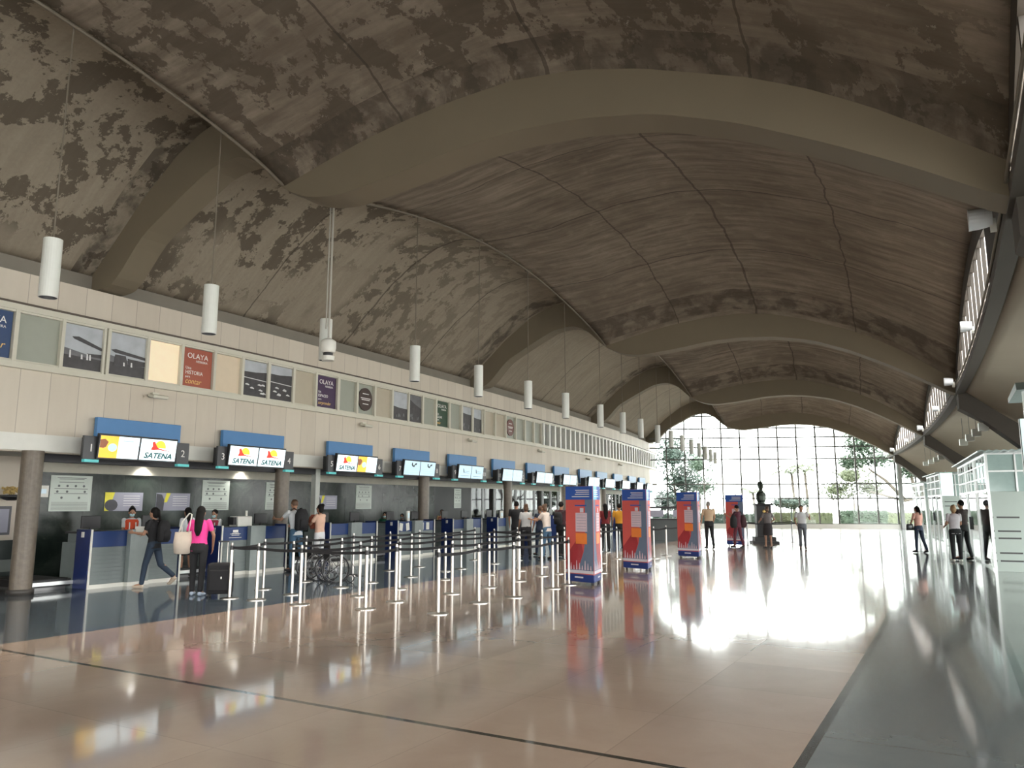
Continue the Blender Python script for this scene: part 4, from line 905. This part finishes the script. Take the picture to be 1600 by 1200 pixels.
b.ball((0, -.02, .66), (.10, .125, .145), 18, 14); b.cone((0, -.13, .67), (0, -.175, .625), .02, .03, 8); b.ball((.1, 0, .65), (.014, .03, .04)); b.ball((-.1, 0, .65), (.014, .03, .04)); b.ball((0, -.09, .58), (.06, .055, .045)); b.ball((-.04, -.115, .695), (.035, .02, .014)); b.ball((.04, -.115, .695), (.035, .02, .014))
b.ball((0, .03, .70), (.108, .12, .12), 14, 10)
bo = b.build('bronze_bust', BRZ, None, remesh=.013); bo.location = (11.0, 34.3, 1.73); bo.scale = (1.2,) * 3; tag(bo, 'dark bronze bust of a man on top of the pedestal', 'bust')

# black service counter near the end
t = thing('service_counter', 'black counter with two grey panels beyond the queue', 'counter', (7.5, 37.5, 0), R(-10))
MB().box(-1.5, 1.5, 0, .6, .0, .95).build('body', mat('dark_panel', (), 0), t); MB().box(-1.5, 1.5, -.05, .65, .95, 1.02).build('top', BLACK, t)
for x in (-1.4, -.02, 1.36): MB().box(x, x + .06, .2, .26, 1.02, 1.55).build('upright', BLACK, t)
MB().box(-1.4, 1.42, .18, .28, 1.5, 1.6).build('rail', BLACK, t)
for x in (-1.1, .25): MB().box(x, x + .9, .2, .23, 1.1, 1.42).build('grey_panel', mat('lilac_grey_print', (), 0), t)

# ---------------------------------------------------------------- glass booths on the right
PANEL = mat('pale_green_panel', (), 0); SLOT = mat('black_slot', (.012, .014, .014), .4); CORR = mat('corrugated_roof', (.22, .27, .26), .4, .3)
def booth(s0, s1, u0, u1, h, H, lb, slots=((.25, .04), (.45, .04), (.82, .04), (1.0, .04), (1.35, .04))):
    t = thing('glass_booth', lb, 'booth', hp(s0, u0), hrot((s0 + s1) / 2), 'glazed booths along the right aisle'); L = s1 - s0; D = u1 - u0
    # local x along the hall from 0..L, local -y to the right (away from nave side)
    m = MB().box(0, .05, -D, 0, 0, h); m.build('end_panel', PANEL, t, bevel=.005)
    m = MB()
    for z, q in slots: m.box(-.004, 0, -.62, -.12, z, z + q); m.box(-.004, 0, -.05, -.02, z, z + q)
    m.build('slots', SLOT, t)
    m = MB()
    for x in (0, L * .32, L * .36, L * .66, L * .7, L): m.box(x - .03, x + .03, -.03, .03, 0, H)
    m.box(0, L, -.03, .03, h, h + .06); m.box(0, L, -.03, .03, H - .05, H); m.build('side_frame', ALU, t)
    m = MB()
    for z in (h + .35, h + .7): m.box(0, L, -.02, .02, z, z + .03)
    for x in frange(0, L, 10): m.box(x - .012, x + .012, -.012, .012, h, H)
    m.build('lattice', ALU, t)
    MB().box(0, L, -.005, .005, .05, h).build('side_glass', TGLASS, t)
    m = MB()
    for y in frange(-D, 0, max(2, int(D / .55))): m.box(-.02, .04, y - .02, y + .02, h, H)
    for z in (h + .5, H - .04): m.box(-.02, .04, -D, 0, z, z + .04)
    m.build('end_frame', ALU, t)
    MB().box(.01, .02, -D, 0, h, H).build('end_glass', mat('tinted_glass', (.25, .33, .31), .12), t)
    n = 26; vs = []; fs = []
    for i in range(n + 1):
        y = -D - .1 + (D + .3) * i / n; z = H + .05 + (.03 if i % 2 else 0); vs += [(-.3, y, z), (L + .2, y, z), (-.3, y, z - .03), (L + .2, y, z - .03)]
    for i in range(n): o = 4 * i; fs += [(o, o + 4, o + 5, o + 1), (o + 2, o + 3, o + 7, o + 6), (o, o + 2, o + 6, o + 4), (o + 1, o + 5, o + 7, o + 3)]
    fs += [(0, 1, 3, 2), (4 * n, 4 * n + 2, 4 * n + 3, 4 * n + 1)]
    MB().add(vs, fs).build('roof', CORR, t)
    for x in (L * .36, ): MB().box(x, x + L * .3, -.06, -.03, .05, h - .02).build('door_leaf', TGLASS, t)
    MB().box(L * .62, L * .64, .0, .06, .9, 1.3).build('door_handle', BLACK, t)
    return t
booth(23.6, 32.6, 1.08, 3.0, 2.03, 3.02, 'large glazed booth at the right edge with black slots in its end panel')
booth(41.0, 46.5, 1.15, 3.0, 2.08, 3.1, 'second glazed booth, behind the two people standing at the right', ((.3, .05), (.5, .05), (.75, .05), (.95, .05), (1.2, .05), (1.6, .04), (1.8, .04)))
booth(49.5, 55.0, 1.3, 3.0, 2.08, 2.9, 'farthest glazed booth near the end window', ((.4, .05), (.8, .05), (1.2, .05)))
LBX = mat('backlit_pale_sign', (.72, .90, .86), .4, emit=.7, var=.03)
def hang_sign(X, s, w_, z0, z1, lb, rodtop):
    t = thing('hanging_sign', lb, 'sign', X, hrot(s) ); MB().box(-.06, .06, -w_, 0, z0, z1).build('light_box', LBX, t, bevel=.006); MB().box(-.07, .07, -w_ - .01, -w_, z0, z1).box(-.07, .07, 0, .01, z0, z1).build('side_trim', BLACK, t)
    MB().box(-.02, .02, -w_ / 2 - .02, -w_ / 2 + .02, z1, rodtop).build('hanger', DSTEEL, t)
hang_sign(hp(27.0, 1.05), 27, .42, 2.33, 2.92, 'pale green light box sign on the large booth', 3.0)
hang_sign(hp(13.9, .93), 14, .9, 2.12, 2.98, 'pale blue-white light box sign cut by the right edge', 3.4)
hang_sign(hp(39.8, 1.05), 40, .5, 2.08, 3.1, 'tall white light box sign on the second booth', 3.2)
t = thing('sign_canopy', 'small metal canopy above the sign at the right edge', 'canopy', hp(14.2, .9), hrot(14)); MB().prism([(-.7, 3.38), (.9, 3.36), (.9, 3.44), (-.6, 3.5)], -1.3, 0).build('roof_sheet', CORR, t)
for y in (-.1, -.4, -1.2): MB().box(-.5, -.46, y - .02, y + .02, 0 if y < -1 else 2.98, 3.4).build('strut', ALU, t)
for q, (s, u, lb) in enumerate(((33.4, 1.0, 'nearest of three pale ticket gates'), (35.2, 1.0, 'middle of three pale ticket gates'), (37.0, 1.0, 'farthest of three pale ticket gates'))):
    t = thing('ticket_gate', lb + ' between the booths', 'gate', hp(s, u), hrot(s), 'pale ticket gates between the booths')
    MB().box(-.4, .4, -.12, .12, 0, 1.0).build('cabinet', HALLG, t, bevel=.02); MB().box(-.42, .42, -.13, .13, 1.0, 1.05).build('top', WHITE, t); MB().box(-.3, .0, .12, .14, .3, .8).build('dark_panel', SLOT, t)

# ---------------------------------------------------------------- people
SKIN = mat('skin_tan', (.38, .20, .125), .55, var=.06); SKIN2 = mat('skin_brown', (.25, .125, .075), .55, var=.06)
HAIRB = mat('black_hair', (.006, .005, .0045), .75, spec=.2, var=.4, vscale=40); HAIRBR = mat('brown_hair', (.09, .045, .022), .5, var=.4, vscale=40); HAIRG = mat('grey_hair', (.25, .23, .21), .6); HAIRL = mat('light_brown_hair', (.30, .17, .08), .5, var=.3, vscale=40)
def cl(n, c): return mat('cloth_' + n, c, .85, var=.12, vscale=12)
EYE = mat('dark_eye', (.01, .01, .01), .2); LIP = mat('lips', (.35, .08, .07), .5); MASKM = mat('surgical_mask', (.45, .68, .72), .8)
def capsule(m, a, b, r0, r1, n=12):
    m.cone(a, b, r0, r1, n); m.ball(a, r0, n, 8); m.ball(b, r1, n, 8)
def person(X, rz, H, label, top, bottom, hair='short', hairm=None, skin=None, legs=((8, 4), (-6, 6)), arms=((10, 8, 20), (10, 8, 20)), lean=0, head=(0, 0), sleeve='short', bottom_kind='trousers', shoes=None, mask=False, female=True, vest=None, vx=.012, zoff=0.0, group=None):
    """legs: (hip pitch, knee bend) left,right; arms: (pitch forward, abduction, elbow bend) left,right; local +Y is forward."""
    k = H / 1.70; t = thing('person', label, 'person', (X[0], X[1], zoff), R(rz), group); skin = skin or SKIN; hairm = hairm or HAIRB; sh = .165 if female else .195; hp_ = .095 if female else .088
    V = Vector
    pel = V((0, 0, 0)); hips = [V((-hp_, 0, -.03)), V((hp_, 0, -.03))]; kn, an, toe = [], [], []
    for i in (0, 1):
        p, b = R(legs[i][0]), R(legs[i][1]); sg = -1 if i == 0 else 1
        kk = hips[i] + V((sg * .005, math.sin(p), -math.cos(p))) * .43; aa = kk + V((0, math.sin(p - b), -math.cos(p - b))) * .41
        kn.append(kk); an.append(aa); f = max(-60, math.degrees(p - b) * .8); toe.append(aa + V((sg * .02, math.cos(R(f)) * .15, -.05 + math.sin(R(min(0, f))) * .16)))
    base = min(min(a.z for a in an), min(q.z for q in toe) - .0) ; low = min(min(a.z - .085 for a in an), min(q.z - .03 for q in toe))
    dz = -low
    Lq = Matrix.Rotation(-R(lean), 3, 'X')
    up = lambda v: Lq @ V(v)
    shd = [up((-sh, 0, .47)), up((sh, 0, .47))]; neck = up((0, .0, .52)); hc = up((0, .02, .66)); Hq = Lq @ Matrix.Rotation(R(head[0]), 3, 'Z') @ Matrix.Rotation(-R(head[1]), 3, 'X')
    el, wr, hd = [], [], []
    for i in (0, 1):
        p, a, e = arms[i][:3]; ia = arms[i][3] if len(arms[i]) > 3 else -a * .3; sg = -1 if i == 0 else 1
        d1 = V((sg * math.sin(R(a)), math.cos(R(a)) * math.sin(R(p)), -math.cos(R(a)) * math.cos(R(p)))); d2 = V((sg * math.sin(R(ia)), math.cos(R(ia)) * math.sin(R(p + e)), -math.cos(R(ia)) * math.cos(R(p + e))))
        E_ = shd[i] + d1 * .28; W_ = E_ + d2 * .245; el.append(E_); wr.append(W_); hd.append(d2)
    fin = Matrix.Translation(V((0, 0, dz * k))) @ Matrix.Scale(k, 4)
    w0 = .135 if female else .145; chest = .155 if female else .175
    def torso(m, g_=0.0, z0=-.10, z1=.50):
        prof = [(-.10, .165 if female else .155, .115), (0, .16 if female else .15, .11), (.13, w0, .095), (.22, w0 + .01, .10), (.34, chest, .115), (.44, chest + .005, .10), (.49, .12, .08), (.52, .06, .06)]
        rg = [(up((0, 0, z)), rx + g_, ry + g_, Lq) for z, rx, ry in prof if z0 - .001 <= z <= z1 + .03]
        m.rings(rg, 16)
        if female and z1 > .3: m.ball(up((-.065, .085, .33)), .055 + g_ * .5, 10, 8); m.ball(up((.065, .085, .33)), .055 + g_ * .5, 10, 8)
    # body: one continuous surface
    b = MB(); torso(b, -.008)
    b.cone(up((0, 0, .48)), up((0, .012, .60)), .052, .048, 12)
    b.ball(hc, (.072, .09, .112), 16, 12, Hq.to_4x4()); b.ball(hc + Hq @ V((0, .03, -.06)), (.052, .055, .05), 12, 8)
    b.cone(hc + Hq @ V((0, .08, .01)), hc + Hq @ V((0, .108, -.022)), .010, .016, 8); b.ball(hc + Hq @ V((.073, 0, -.01)), (.012, .022, .032)); b.ball(hc + Hq @ V((-.073, 0, -.01)), (.012, .022, .032))
    for i in (0, 1):
        sg = -1 if i == 0 else 1
        capsule(b, shd[i], el[i], .043, .035); capsule(b, el[i], wr[i], .035, .024)
        d = hd[i].normalized(); side = V((sg, 0, 0)); side = (side - d * side.dot(d)).normalized(); nrm = d.cross(side)
        pc = wr[i] + d * .045; q = Matrix((side, nrm, d)).transposed(); thin = q
        b.ball(pc, (.018, .036, .05), 10, 8, thin.to_4x4())
        fw = nrm if nrm.y > 0 or abs(nrm.y) < .2 else -nrm
        for j, (o, L) in enumerate(((-.028, .060), (-.010, .072), (.009, .068), (.026, .052))):
            s_ = wr[i] + d * .082 + fw * o; bend = -side * .012; m1 = s_ + d * L * .5 + bend * .5; m2 = s_ + d * L + bend * 2.2
            b.cone(s_ - d * .015, m1, .0095, .009, 7); b.cone(m1, m2, .009, .0075, 7); b.ball(m2, .0078, 7, 5)
        th = wr[i] + d * .03 + fw * .03; b.cone(th, th + d * .035 + fw * .028, .011, .010, 7); b.cone(th + d * .035 + fw * .028, th + d * .065 + fw * .034, .010, .008, 7)
        capsule(b, hips[i], kn[i], .078 if female else .075, .048); capsule(b, kn[i], an[i], .047, .032); sk_ = (an[i] - kn[i]).normalized(); b.ball(kn[i] + sk_ * .11 + V((0, -.012, 0)), (.042, .044, .07))
        b.cone(an[i], toe[i] + V((0, 0, .012)), .03, .026, 10)
    b.xf(fin); b.build('body', skin, t, remesh=vx)
    # top
    m = MB(); torso(m, .012, -.10 if bottom_kind != 'skirt' else -.05, .50)
    for i in (0, 1):
        q = .55 if sleeve == 'short' else 1.0
        if sleeve == 'none': m.ball(shd[i], .05, 10, 8); continue
        capsule(m, shd[i], shd[i].lerp(el[i], q), .058, .052 if q < 1 else .048)
        if sleeve == 'long': capsule(m, el[i], el[i].lerp(wr[i], .9), .047, .036)
    m.xf(fin); m.build('top', top, t, remesh=vx)
    if vest:
        m = MB(); torso(m, .026, .02, .47); m.xf(fin); m.build('vest', vest, t, remesh=vx)
        for x in (-.07, .07): MB().box(x - .012, x + .012, .13, .16, .05, .42).xf(fin).build('vest_stripe', INKW, t)
    # lower garment
    m = MB()
    if bottom_kind in ('trousers', 'shorts'):
        m.rings([(V((0, 0, -.13)), .13, .12), (V((0, 0, -.08)), .178, .128), (V((0, 0, 0)), .172, .122), (V((0, 0, .07)), .158, .115)], 16)
        for i in (0, 1):
            if bottom_kind == 'trousers': capsule(m, hips[i], kn[i], .094, .064); capsule(m, kn[i], kn[i].lerp(an[i], .93), .064, .052)
            else: capsule(m, hips[i], hips[i].lerp(kn[i], .85), .098, .08)
    else:
        m.rings([(V((0, 0, .10)), .150, .11), (V((0, 0, 0)), .178, .128), (V((0, .0, -.12)), .20, .15), (V((0, .02, -.42)), .215, .18)], 18)
    m.xf(fin); m.build({'trousers': 'trousers', 'shorts': 'shorts', 'skirt': 'skirt'}[bottom_kind], bottom, t, remesh=vx)
    for i in (0, 1):
        d = (toe[i] - an[i]); m = MB(); m.ball(an[i] + V((0, -.01, -.045)), (.042, .05, .042)); m.cone(an[i] + V((0, -.015, -.05)), toe[i], .042, .036, 10); m.ball(toe[i], (.038, .06, .030)); m.xf(fin)
        m.build('shoe', shoes or BLACK, t, remesh=vx)
    # hair
    m = MB(); H4 = Hq.to_4x4()
    m.ball(hc + Hq @ V((0, -.022, .032)), (.086, .094, .102), 16, 10, H4)
    if hair in ('long', 'pony', 'bun'):
        m.ball(hc + Hq @ V((0, -.045, -.02)), (.084, .065, .10), 14, 10, H4)
    if hair == 'long': m.rings([(hc + V((0, -.06, .02)), .082, .05), (up((0, -.085, .48)), .09, .045), (up((0, -.12, .30)), .075, .03), (up((0, -.12, .20)), .03, .015)], 14)
    if hair == 'pony': m.cone(hc + Hq @ V((0, -.11, .03)), up((0, -.14, .44)), .035, .018, 10); m.ball(hc + Hq @ V((0, -.105, .04)), .04)
    if hair == 'bun': m.ball(hc + Hq @ V((0, -.09, .09)), .05)
    m.xf(fin); m.build('hair', hairm, t, remesh=vx)
    for x in (-.03, .03): MB().ball(hc + Hq @ V((x, .083, .012)), .011, 8, 6).xf(fin).build('eye', EYE, t)
    if mask: MB().ball(hc + Hq @ V((0, .058, -.045)), (.058, .052, .048), 12, 8, H4).xf(fin).build('face_mask', MASKM, t)
    else: MB().ball(hc + Hq @ V((0, .083, -.052)), (.022, .008, .006), 8, 6).xf(fin).build('mouth', LIP, t)
    t['H'] = H; del t['H']
    return t, dict(shd=shd, el=el, wr=wr, hd=hd, fin=fin, up=up)
def loc_of(t, info, v): return Matrix.Translation(t.location) @ Matrix.Rotation(t.rotation_euler.z, 4, 'Z') @ (info['fin'] @ Vector(v))
def backpack(t, info, m_, lb, w=.17, h=.24, d=.10):
    e = thing('backpack', lb, 'backpack', loc_of(t, info, info['up']((0, -.22, .26))), t.rotation_euler.z)
    MB().rings([((0, .0, -h), w * .85, d * .8), ((0, 0, -h + .04), w, d), ((0, 0, h * .5), w, d), ((0, 0, h), w * .6, d * .6)], 16).build('bag', m_, e, smooth=True)
    MB().rings([((0, -d * .7, -h + .04), w * .7, .05), ((0, -d * .8, -.02), w * .7, .06), ((0, -d * .7, .02), w * .6, .03)], 14).build('front_pocket', m_, e, smooth=True)
    for x in (-.11, .11): MB().tube([(x, .06, h - .03), (x, .17, h + .02), (x, .34, h - .04), (x, .36, 0), (x, .25, -h * .6), (x, .06, -h + .06)], .014, 6).build('strap', m_, e, smooth=True)
BK, WHc, NV = cl('black', (.010, .010, .012)), cl('white', (.62, .64, .66)), cl('navy', (.015, .025, .05))
JEAN = cl('blue_denim', (.055, .12, .20)); PINK = cl('hot_pink', (.72, .045, .26)); ORV = cl('orange_vest', (.72, .09, .03))
near = .010
p1, i1 = person((-8.79, 18.01), -140, 1.60, 'agent with orange vest over white shirt and face mask behind the first desk', WHc, NV, 'bun', legs=((2, 4), (2, 4)), arms=((15, 6, 60), (15, 6, 60)), head=(-10, 18), mask=True, vest=ORV)
p2, i2 = person((-7.42, 16.25), 82, 1.62, 'woman in black top and dark jeans striding left with papers', BK, cl('dark_denim', (.02, .035, .06)), 'pony', HAIRB, legs=((16, 8), (-16, 38)), arms=((22, 8, 75), (26, 8, 62)), lean=3, shoes=cl('beige_shoe', (.5, .42, .33)), vx=near)
backpack(p2, i2, BLACKF, 'black backpack worn by the woman striding left', .16, .22, .10)
t = thing('paper_folder', 'white papers held by the woman in black', 'papers', loc_of(p2, i2, i2['wr'][1] + Vector((.0, .06, .05))), p2.rotation_euler.z); MB().box(-.02, .0, -.12, .12, -.04, .10).build('sheets', WHITE, t)
p3, i3 = person((-7.80, 18.75), 62, 1.58, 'woman in white shirt with long black hair at the first baggage belt', WHc, BK, 'long', HAIRB, bottom_kind='skirt', legs=((3, 3), (-3, 6)), arms=((5, 6, 15), (8, 6, 15)), skin=SKIN)
p4, i4 = person((-5.94, 14.88), 2, 1.62, 'woman in hot pink T-shirt and black leggings seen from behind', PINK, BK, 'long', HAIRB, legs=((3, 2), (-4, 3)), arms=((5, 22, 20), (4, 22, 12)), skin=SKIN2, shoes=cl('light_trainer', (.35, .42, .52)), vx=near)
t = thing('tote_bag', 'cream tote bag on the left shoulder of the woman in pink', 'bag', loc_of(p4, i4, (-.30, -.06, .10)), p4.rotation_euler.z + R(12))
MB().rings([((0, 0, -.24), .10, .05), ((0, 0, -.22), .15, .075), ((0, 0, -.02), .17, .085), ((0, 0, .17), .15, .05)], 18).build('bag', cl('cream_canvas', (.50, .43, .36)), t, smooth=True)
for y in (-.04, .04): MB().tube([(-.08, y, .16), (-.03, y, .36), (.09, y * .8, .52), (.13, y * .5, .50), (.10, y, .16)], .010, 6).build('strap', WHITE, t, smooth=True)
def suitcase(X, rz, lb):
    t = thing('suitcase', lb, 'suitcase', X, R(rz))
    MB().box(-.22, .22, -.14, .14, .06, .62).build('shell', BLACKF, t, bevel=.04); MB().box(-.17, .17, -.18, -.13, .12, .50).build('front_pocket', BLACKF, t, bevel=.03)
    for x in (-.08, .08): MB().cone((x, .10, .6), (x, .10, 1.0), .009, .009, 8).build('handle_rod', STEEL, t)
    MB().box(-.10, .10, .085, .115, .99, 1.02).build('handle_grip', BLACK, t, bevel=.006)
    for x in (-.19, .19):
        for y in (-.1, .1): MB().cone((x - .015, y, .035), (x + .015, y, .035), .035, .035, 12).build('wheel', BLACK, t)
    MB().ball((.05, -.182, .36), (.012, .004, .025)).build('badge', WHITE, t)
suitcase((-5.44, 14.72, 0), 8, 'black upright suitcase held by the woman in pink')
p5, i5 = person((-7.65, 20.07), 175, 1.52, 'agent with dark vest and face mask behind the second desk', WHc, NV, 'short', HAIRB, arms=((20, 6, 60), (20, 6, 60)), head=(0, 15), mask=True, vest=cl('striped_vest', (.30, .03, .06)))
p6, i6 = person((-5.55, 20.1), 55, 1.78, 'man in white T-shirt and blue jeans leaning on the second desk', WHc, JEAN, 'short', HAIRBR, female=False, legs=((4, 4), (-10, 8)), arms=((50, 12, 45), (25, 10, 50)), lean=8, head=(0, 8), shoes=cl('dark_trainer', (.03, .03, .035)), vx=near)
backpack(p6, i6, BLACKF, 'large black backpack worn by the man in white T-shirt', .19, .27, .13)
p7, i7 = person((-5.02, 20.4), 70, 1.66, 'woman in peach top and white trousers carrying a rust shawl', cl('peach', (.62, .40, .30)), WHc, 'bun', HAIRB, skin=SKIN2, legs=((3, 3), (-3, 4)), arms=((35, 8, 70), (35, 8, 70)))
MBt = MB().rings([((0, 0, -.17), .06, .04), ((0, .02, -.05), .11, .07), ((0, 0, .12), .10, .07), ((.01, 0, .2), .05, .04)], 14)
o = MBt.build('rust_shawl', cl('rust', (.34, .09, .05)), None, smooth=True); o.location = loc_of(p7, i7, (0.02, .24, .30)); tag(o, 'rust coloured shawl held against the chest of the woman in peach', 'shawl')
person((-4.3, 26.34), 178, 1.40, 'agent in green shirt and face mask behind the third desk', cl('green', (.01, .10, .055)), NV, 'short', HAIRB, mask=True, arms=((20, 8, 60), (20, 8, 60)), head=(0, 10), sleeve='long')
person((-3.85, 27.3), 170, 1.34, 'low seated agent with face mask behind the desk under screen 7', NV, NV, 'short', HAIRB, mask=True, arms=((20, 8, 60), (20, 8, 60)))
person((-2.66, 29.58), 180, 1.46, 'agent in tan and rust waistcoat behind the desk under screen 8', cl('tan', (.50, .34, .18)), NV, 'short', HAIRB, vest=cl('rust', (), ), arms=((20, 8, 60), (20, 8, 60)))
person((-1.8, 31.31), 150, 1.36, 'dark-haired agent bending behind the desk under screens 9 and 10', NV, NV, 'short', HAIRB, lean=14, head=(0, 25), arms=((30, 8, 60), (30, 8, 60)))
FARV = .016
q1, j1 = person((.45, 25.15), 20, 1.66, 'person in black and white patterned shirt at the far queue', cl('patterned', (.45, .45, .45)), BK, 'bun', HAIRBR, vx=FARV)
person((.15, 26.6), 0, 1.76, 'dark-clad person behind the one in patterned shirt', BK, BK, 'short', HAIRB, female=False, vx=FARV)
person((.95, 26.3), 30, 1.60, 'person in navy top between the two dark-haired people in the far queue', NV, NV, 'short', HAIRBR, vx=FARV)
person((1.10, 24.6), 55, 1.66, 'person in pale blouse and blue jeans leaning in the far queue', cl('cream_top', (.60, .52, .46)), JEAN, 'bun', HAIRBR, lean=8, arms=((40, 12, 60), (40, 12, 60)), vx=FARV)
q2, j2 = person((1.62, 25.7), -30, 1.74, 'person in dark jacket left of the nearest printed column', cl('dark_maroon', (.05, .015, .02)), BK, 'short', HAIRB, sleeve='long', vx=FARV)
backpack(q2, j2, BLACKF, 'black backpack of the person left of the nearest printed column', .15, .2, .1)
person((3.42, 28.6), 10, 1.68, 'person in dark red between the first two printed columns', cl('dark_red', (.16, .012, .015)), BK, 'long', HAIRB, vx=FARV)
person((3.98, 28.9), 5, 1.68, 'person in mustard yellow shirt between the first two printed columns', cl('mustard', (.58, .27, .02)), BK, 'short', HAIRB, female=False, vx=FARV)
person((7.62, 30.2), 8, 1.76, 'man in beige shirt and black trousers beside the third printed column', cl('beige', (.50, .36, .24)), BK, 'short', HAIRG, female=False, arms=((8, 10, 25), (8, 10, 25)), legs=((4, 3), (-8, 8)), vx=near)
q3, j3 = person((8.93, 30.9), 40, 1.62, 'woman in maroon looking down in front of the farthest printed column', cl('maroon', (.09, .02, .035)), cl('wine', (.11, .02, .035)), 'short', HAIRB, legs=((12, 10), (-8, 10)), arms=((40, 8, 80), (40, 8, 80)), head=(0, 25), skin=SKIN, vx=near)
for q, (x, lb) in enumerate(((-.34, 'bulky dark bag left of the woman in maroon'), (.34, 'large maroon bag right of the woman in maroon'))):
    t = thing('shoulder_bag', lb, 'bag', loc_of(q3, j3, (x, -.04, .12)), q3.rotation_euler.z); MB().rings([((0, 0, -.25), .11, .08), ((0, 0, -.15), .18, .12), ((0, 0, .10), .16, .11), ((0, 0, .24), .08, .06)], 14).build('bag', cl('dark_maroon', ()) if q else BLACKF, t, smooth=True)
    MB().tube([(0, 0, .2), (-x * .35, 0, .38), (-x * .6, 0, .34)], .012, 6).build('strap', BLACKF, t)
person((10.02, 30.6), 5, 1.58, 'woman in grey and dark dress standing before the bronze bust', cl('grey_top', (.16, .14, .14)), cl('black_dress', (.03, .025, .028)), 'bun', HAIRBR, bottom_kind='skirt', legs=((3, 2), (-3, 4)), arms=((12, 22, 60), (10, 35, 50)), vx=near)
person((11.2, 30.15), 165, 1.62, 'person in white shirt and grey trousers right of the bust', WHc, cl('grey', (.12, .13, .15)), 'short', HAIRB, female=False, arms=((25, 22, 95), (12, 16, 45)), legs=((2, 2), (-3, 3)), vx=near)
q4, j4 = person((14.49, 27.85), 20, 1.60, 'woman in pink patterned top and dark trousers near the right booths', cl('pink_pattern', (.60, .32, .26)), NV, 'pony', HAIRB, legs=((6, 4), (-10, 12)), arms=((12, 16, 30), (5, 12, 10)), vx=near)
t = thing('handbag', 'black handbag carried by the woman in pink patterned top', 'bag', loc_of(q4, j4, (-.33, .08, .0)), q4.rotation_euler.z); MB().rings([((0, 0, -.12), .17, .06), ((0, 0, .05), .16, .06), ((0, 0, .1), .12, .03)], 14).build('bag', BLACK, t, smooth=True); MB().tube([(-.1, 0, .08), (-.06, 0, .24), (.06, 0, .24), (.1, 0, .08)], .010, 6).build('strap', BLACK, t)
person((13.32, 23.5), -8, 1.64, 'woman in pale top and black trousers standing at the right booth', cl('pale_lilac', (.52, .47, .50)), BK, 'bun', HAIRL, legs=((2, 2), (-2, 2)), arms=((10, 8, 60), (10, 8, 60)), shoes=WHITE, vx=near)
person((13.98, 24.2), 25, 1.78, 'tall person in dark clothes beside the pale-topped woman at the right booth', cl('dark_brown', (.035, .018, .018)), BK, 'short', HAIRB, female=False, sleeve='long', arms=((15, 10, 55), (15, 10, 55)), vx=near)

# ---------------------------------------------------------------- wheelchairs
def wheelchair(X, rz, lb):
    t = thing('wheelchair', lb, 'wheelchair', X, R(rz), 'folded black wheelchairs'); r = .30
    for sx in (-.27, .27):
        m = MB(); n = 28; pts = [(sx, r * math.cos(2 * PI * i / n), r + r * math.sin(2 * PI * i / n)) for i in range(n + 1)]; m.tube(pts, .016, 6)
        wl_ = m.build('wheel', BLACK, t, smooth=True)
        m = MB(); 
        for i in range(12): a = 2 * PI * i / 12; m.cone((sx, 0, r), (sx, (r - .01) * math.cos(a), r + (r - .01) * math.sin(a)), .003, .003, 4, cap=False)
        m.cone((sx - .03, 0, r), (sx + .03, 0, r), .025, .025, 10); m.build('spokes', DSTEEL, wl_)
        pts = [(sx * 1.09, (r - .04) * math.cos(2 * PI * i / n), r + (r - .04) * math.sin(2 * PI * i / n)) for i in range(n + 1)]; MB().tube(pts, .007, 5).build('hand_rim', DSTEEL, wl_, smooth=True)
        pts = [(sx * .8, .36 + .08 * math.cos(2 * PI * i / 16), .09 + .08 * math.sin(2 * PI * i / 16)) for i in range(17)]; MB().tube(pts, .014, 6).build('front_caster', BLACK, t, smooth=True)
        MB().tube([(sx * .85, -.22, .92), (sx * .85, -.12, .90), (sx * .85, -.12, .50), (sx * .85, -.12, .20)], .012, 8).tube([(sx * .85, -.12, .68), (sx * .85, .22, .68), (sx * .85, .26, .5), (sx * .85, .36, .46), (sx * .85, .36, .18)], .012, 8).tube([(sx * .85, -.12, .46), (sx * .85, .34, .48)], .012, 8).build('side_frame', DSTEEL, t, smooth=True)
        MB().cone((sx * .85, -.26, .92), (sx * .85, -.14, .92), .018, .018, 8).build('push_handle', BLACK, t); MB().box(sx * .85 - .03, sx * .85 + .03, -.08, .2, .685, .71).build('armrest', BLACK, t, bevel=.006)
        MB().tube([(sx * .7, .36, .46), (sx * .7, .52, .22), (sx * .7, .54, .14)], .010, 6).build('leg_rest', DSTEEL, t); MB().box(sx * .7 - .08, sx * .7 + .08, .50, .64, .12, .14).build('footplate', BLACK, t)
    MB().box(-.22, .22, -.12, .34, .47, .50).build('seat', BLACKF, t, bevel=.01); MB().box(-.22, .22, -.14, -.11, .50, .86).build('backrest', BLACKF, t, bevel=.01)
    MB().cone((-.22, -.02, .18), (.22, .22, .46), .01, .01, 6).cone((.22, -.02, .18), (-.22, .22, .46), .01, .01, 6).build('cross_brace', DSTEEL, t)
    MB().box(-.14, .14, -.145, -.142, .62, .74).build('name_patch', NAVY2, t)
wheelchair((-4.55, 18.0, 0), -55, 'black wheelchair on the left, behind the queue belts')
wheelchair((-3.98, 17.4, 0), -60, 'black wheelchair on the right, partly behind a stanchion')
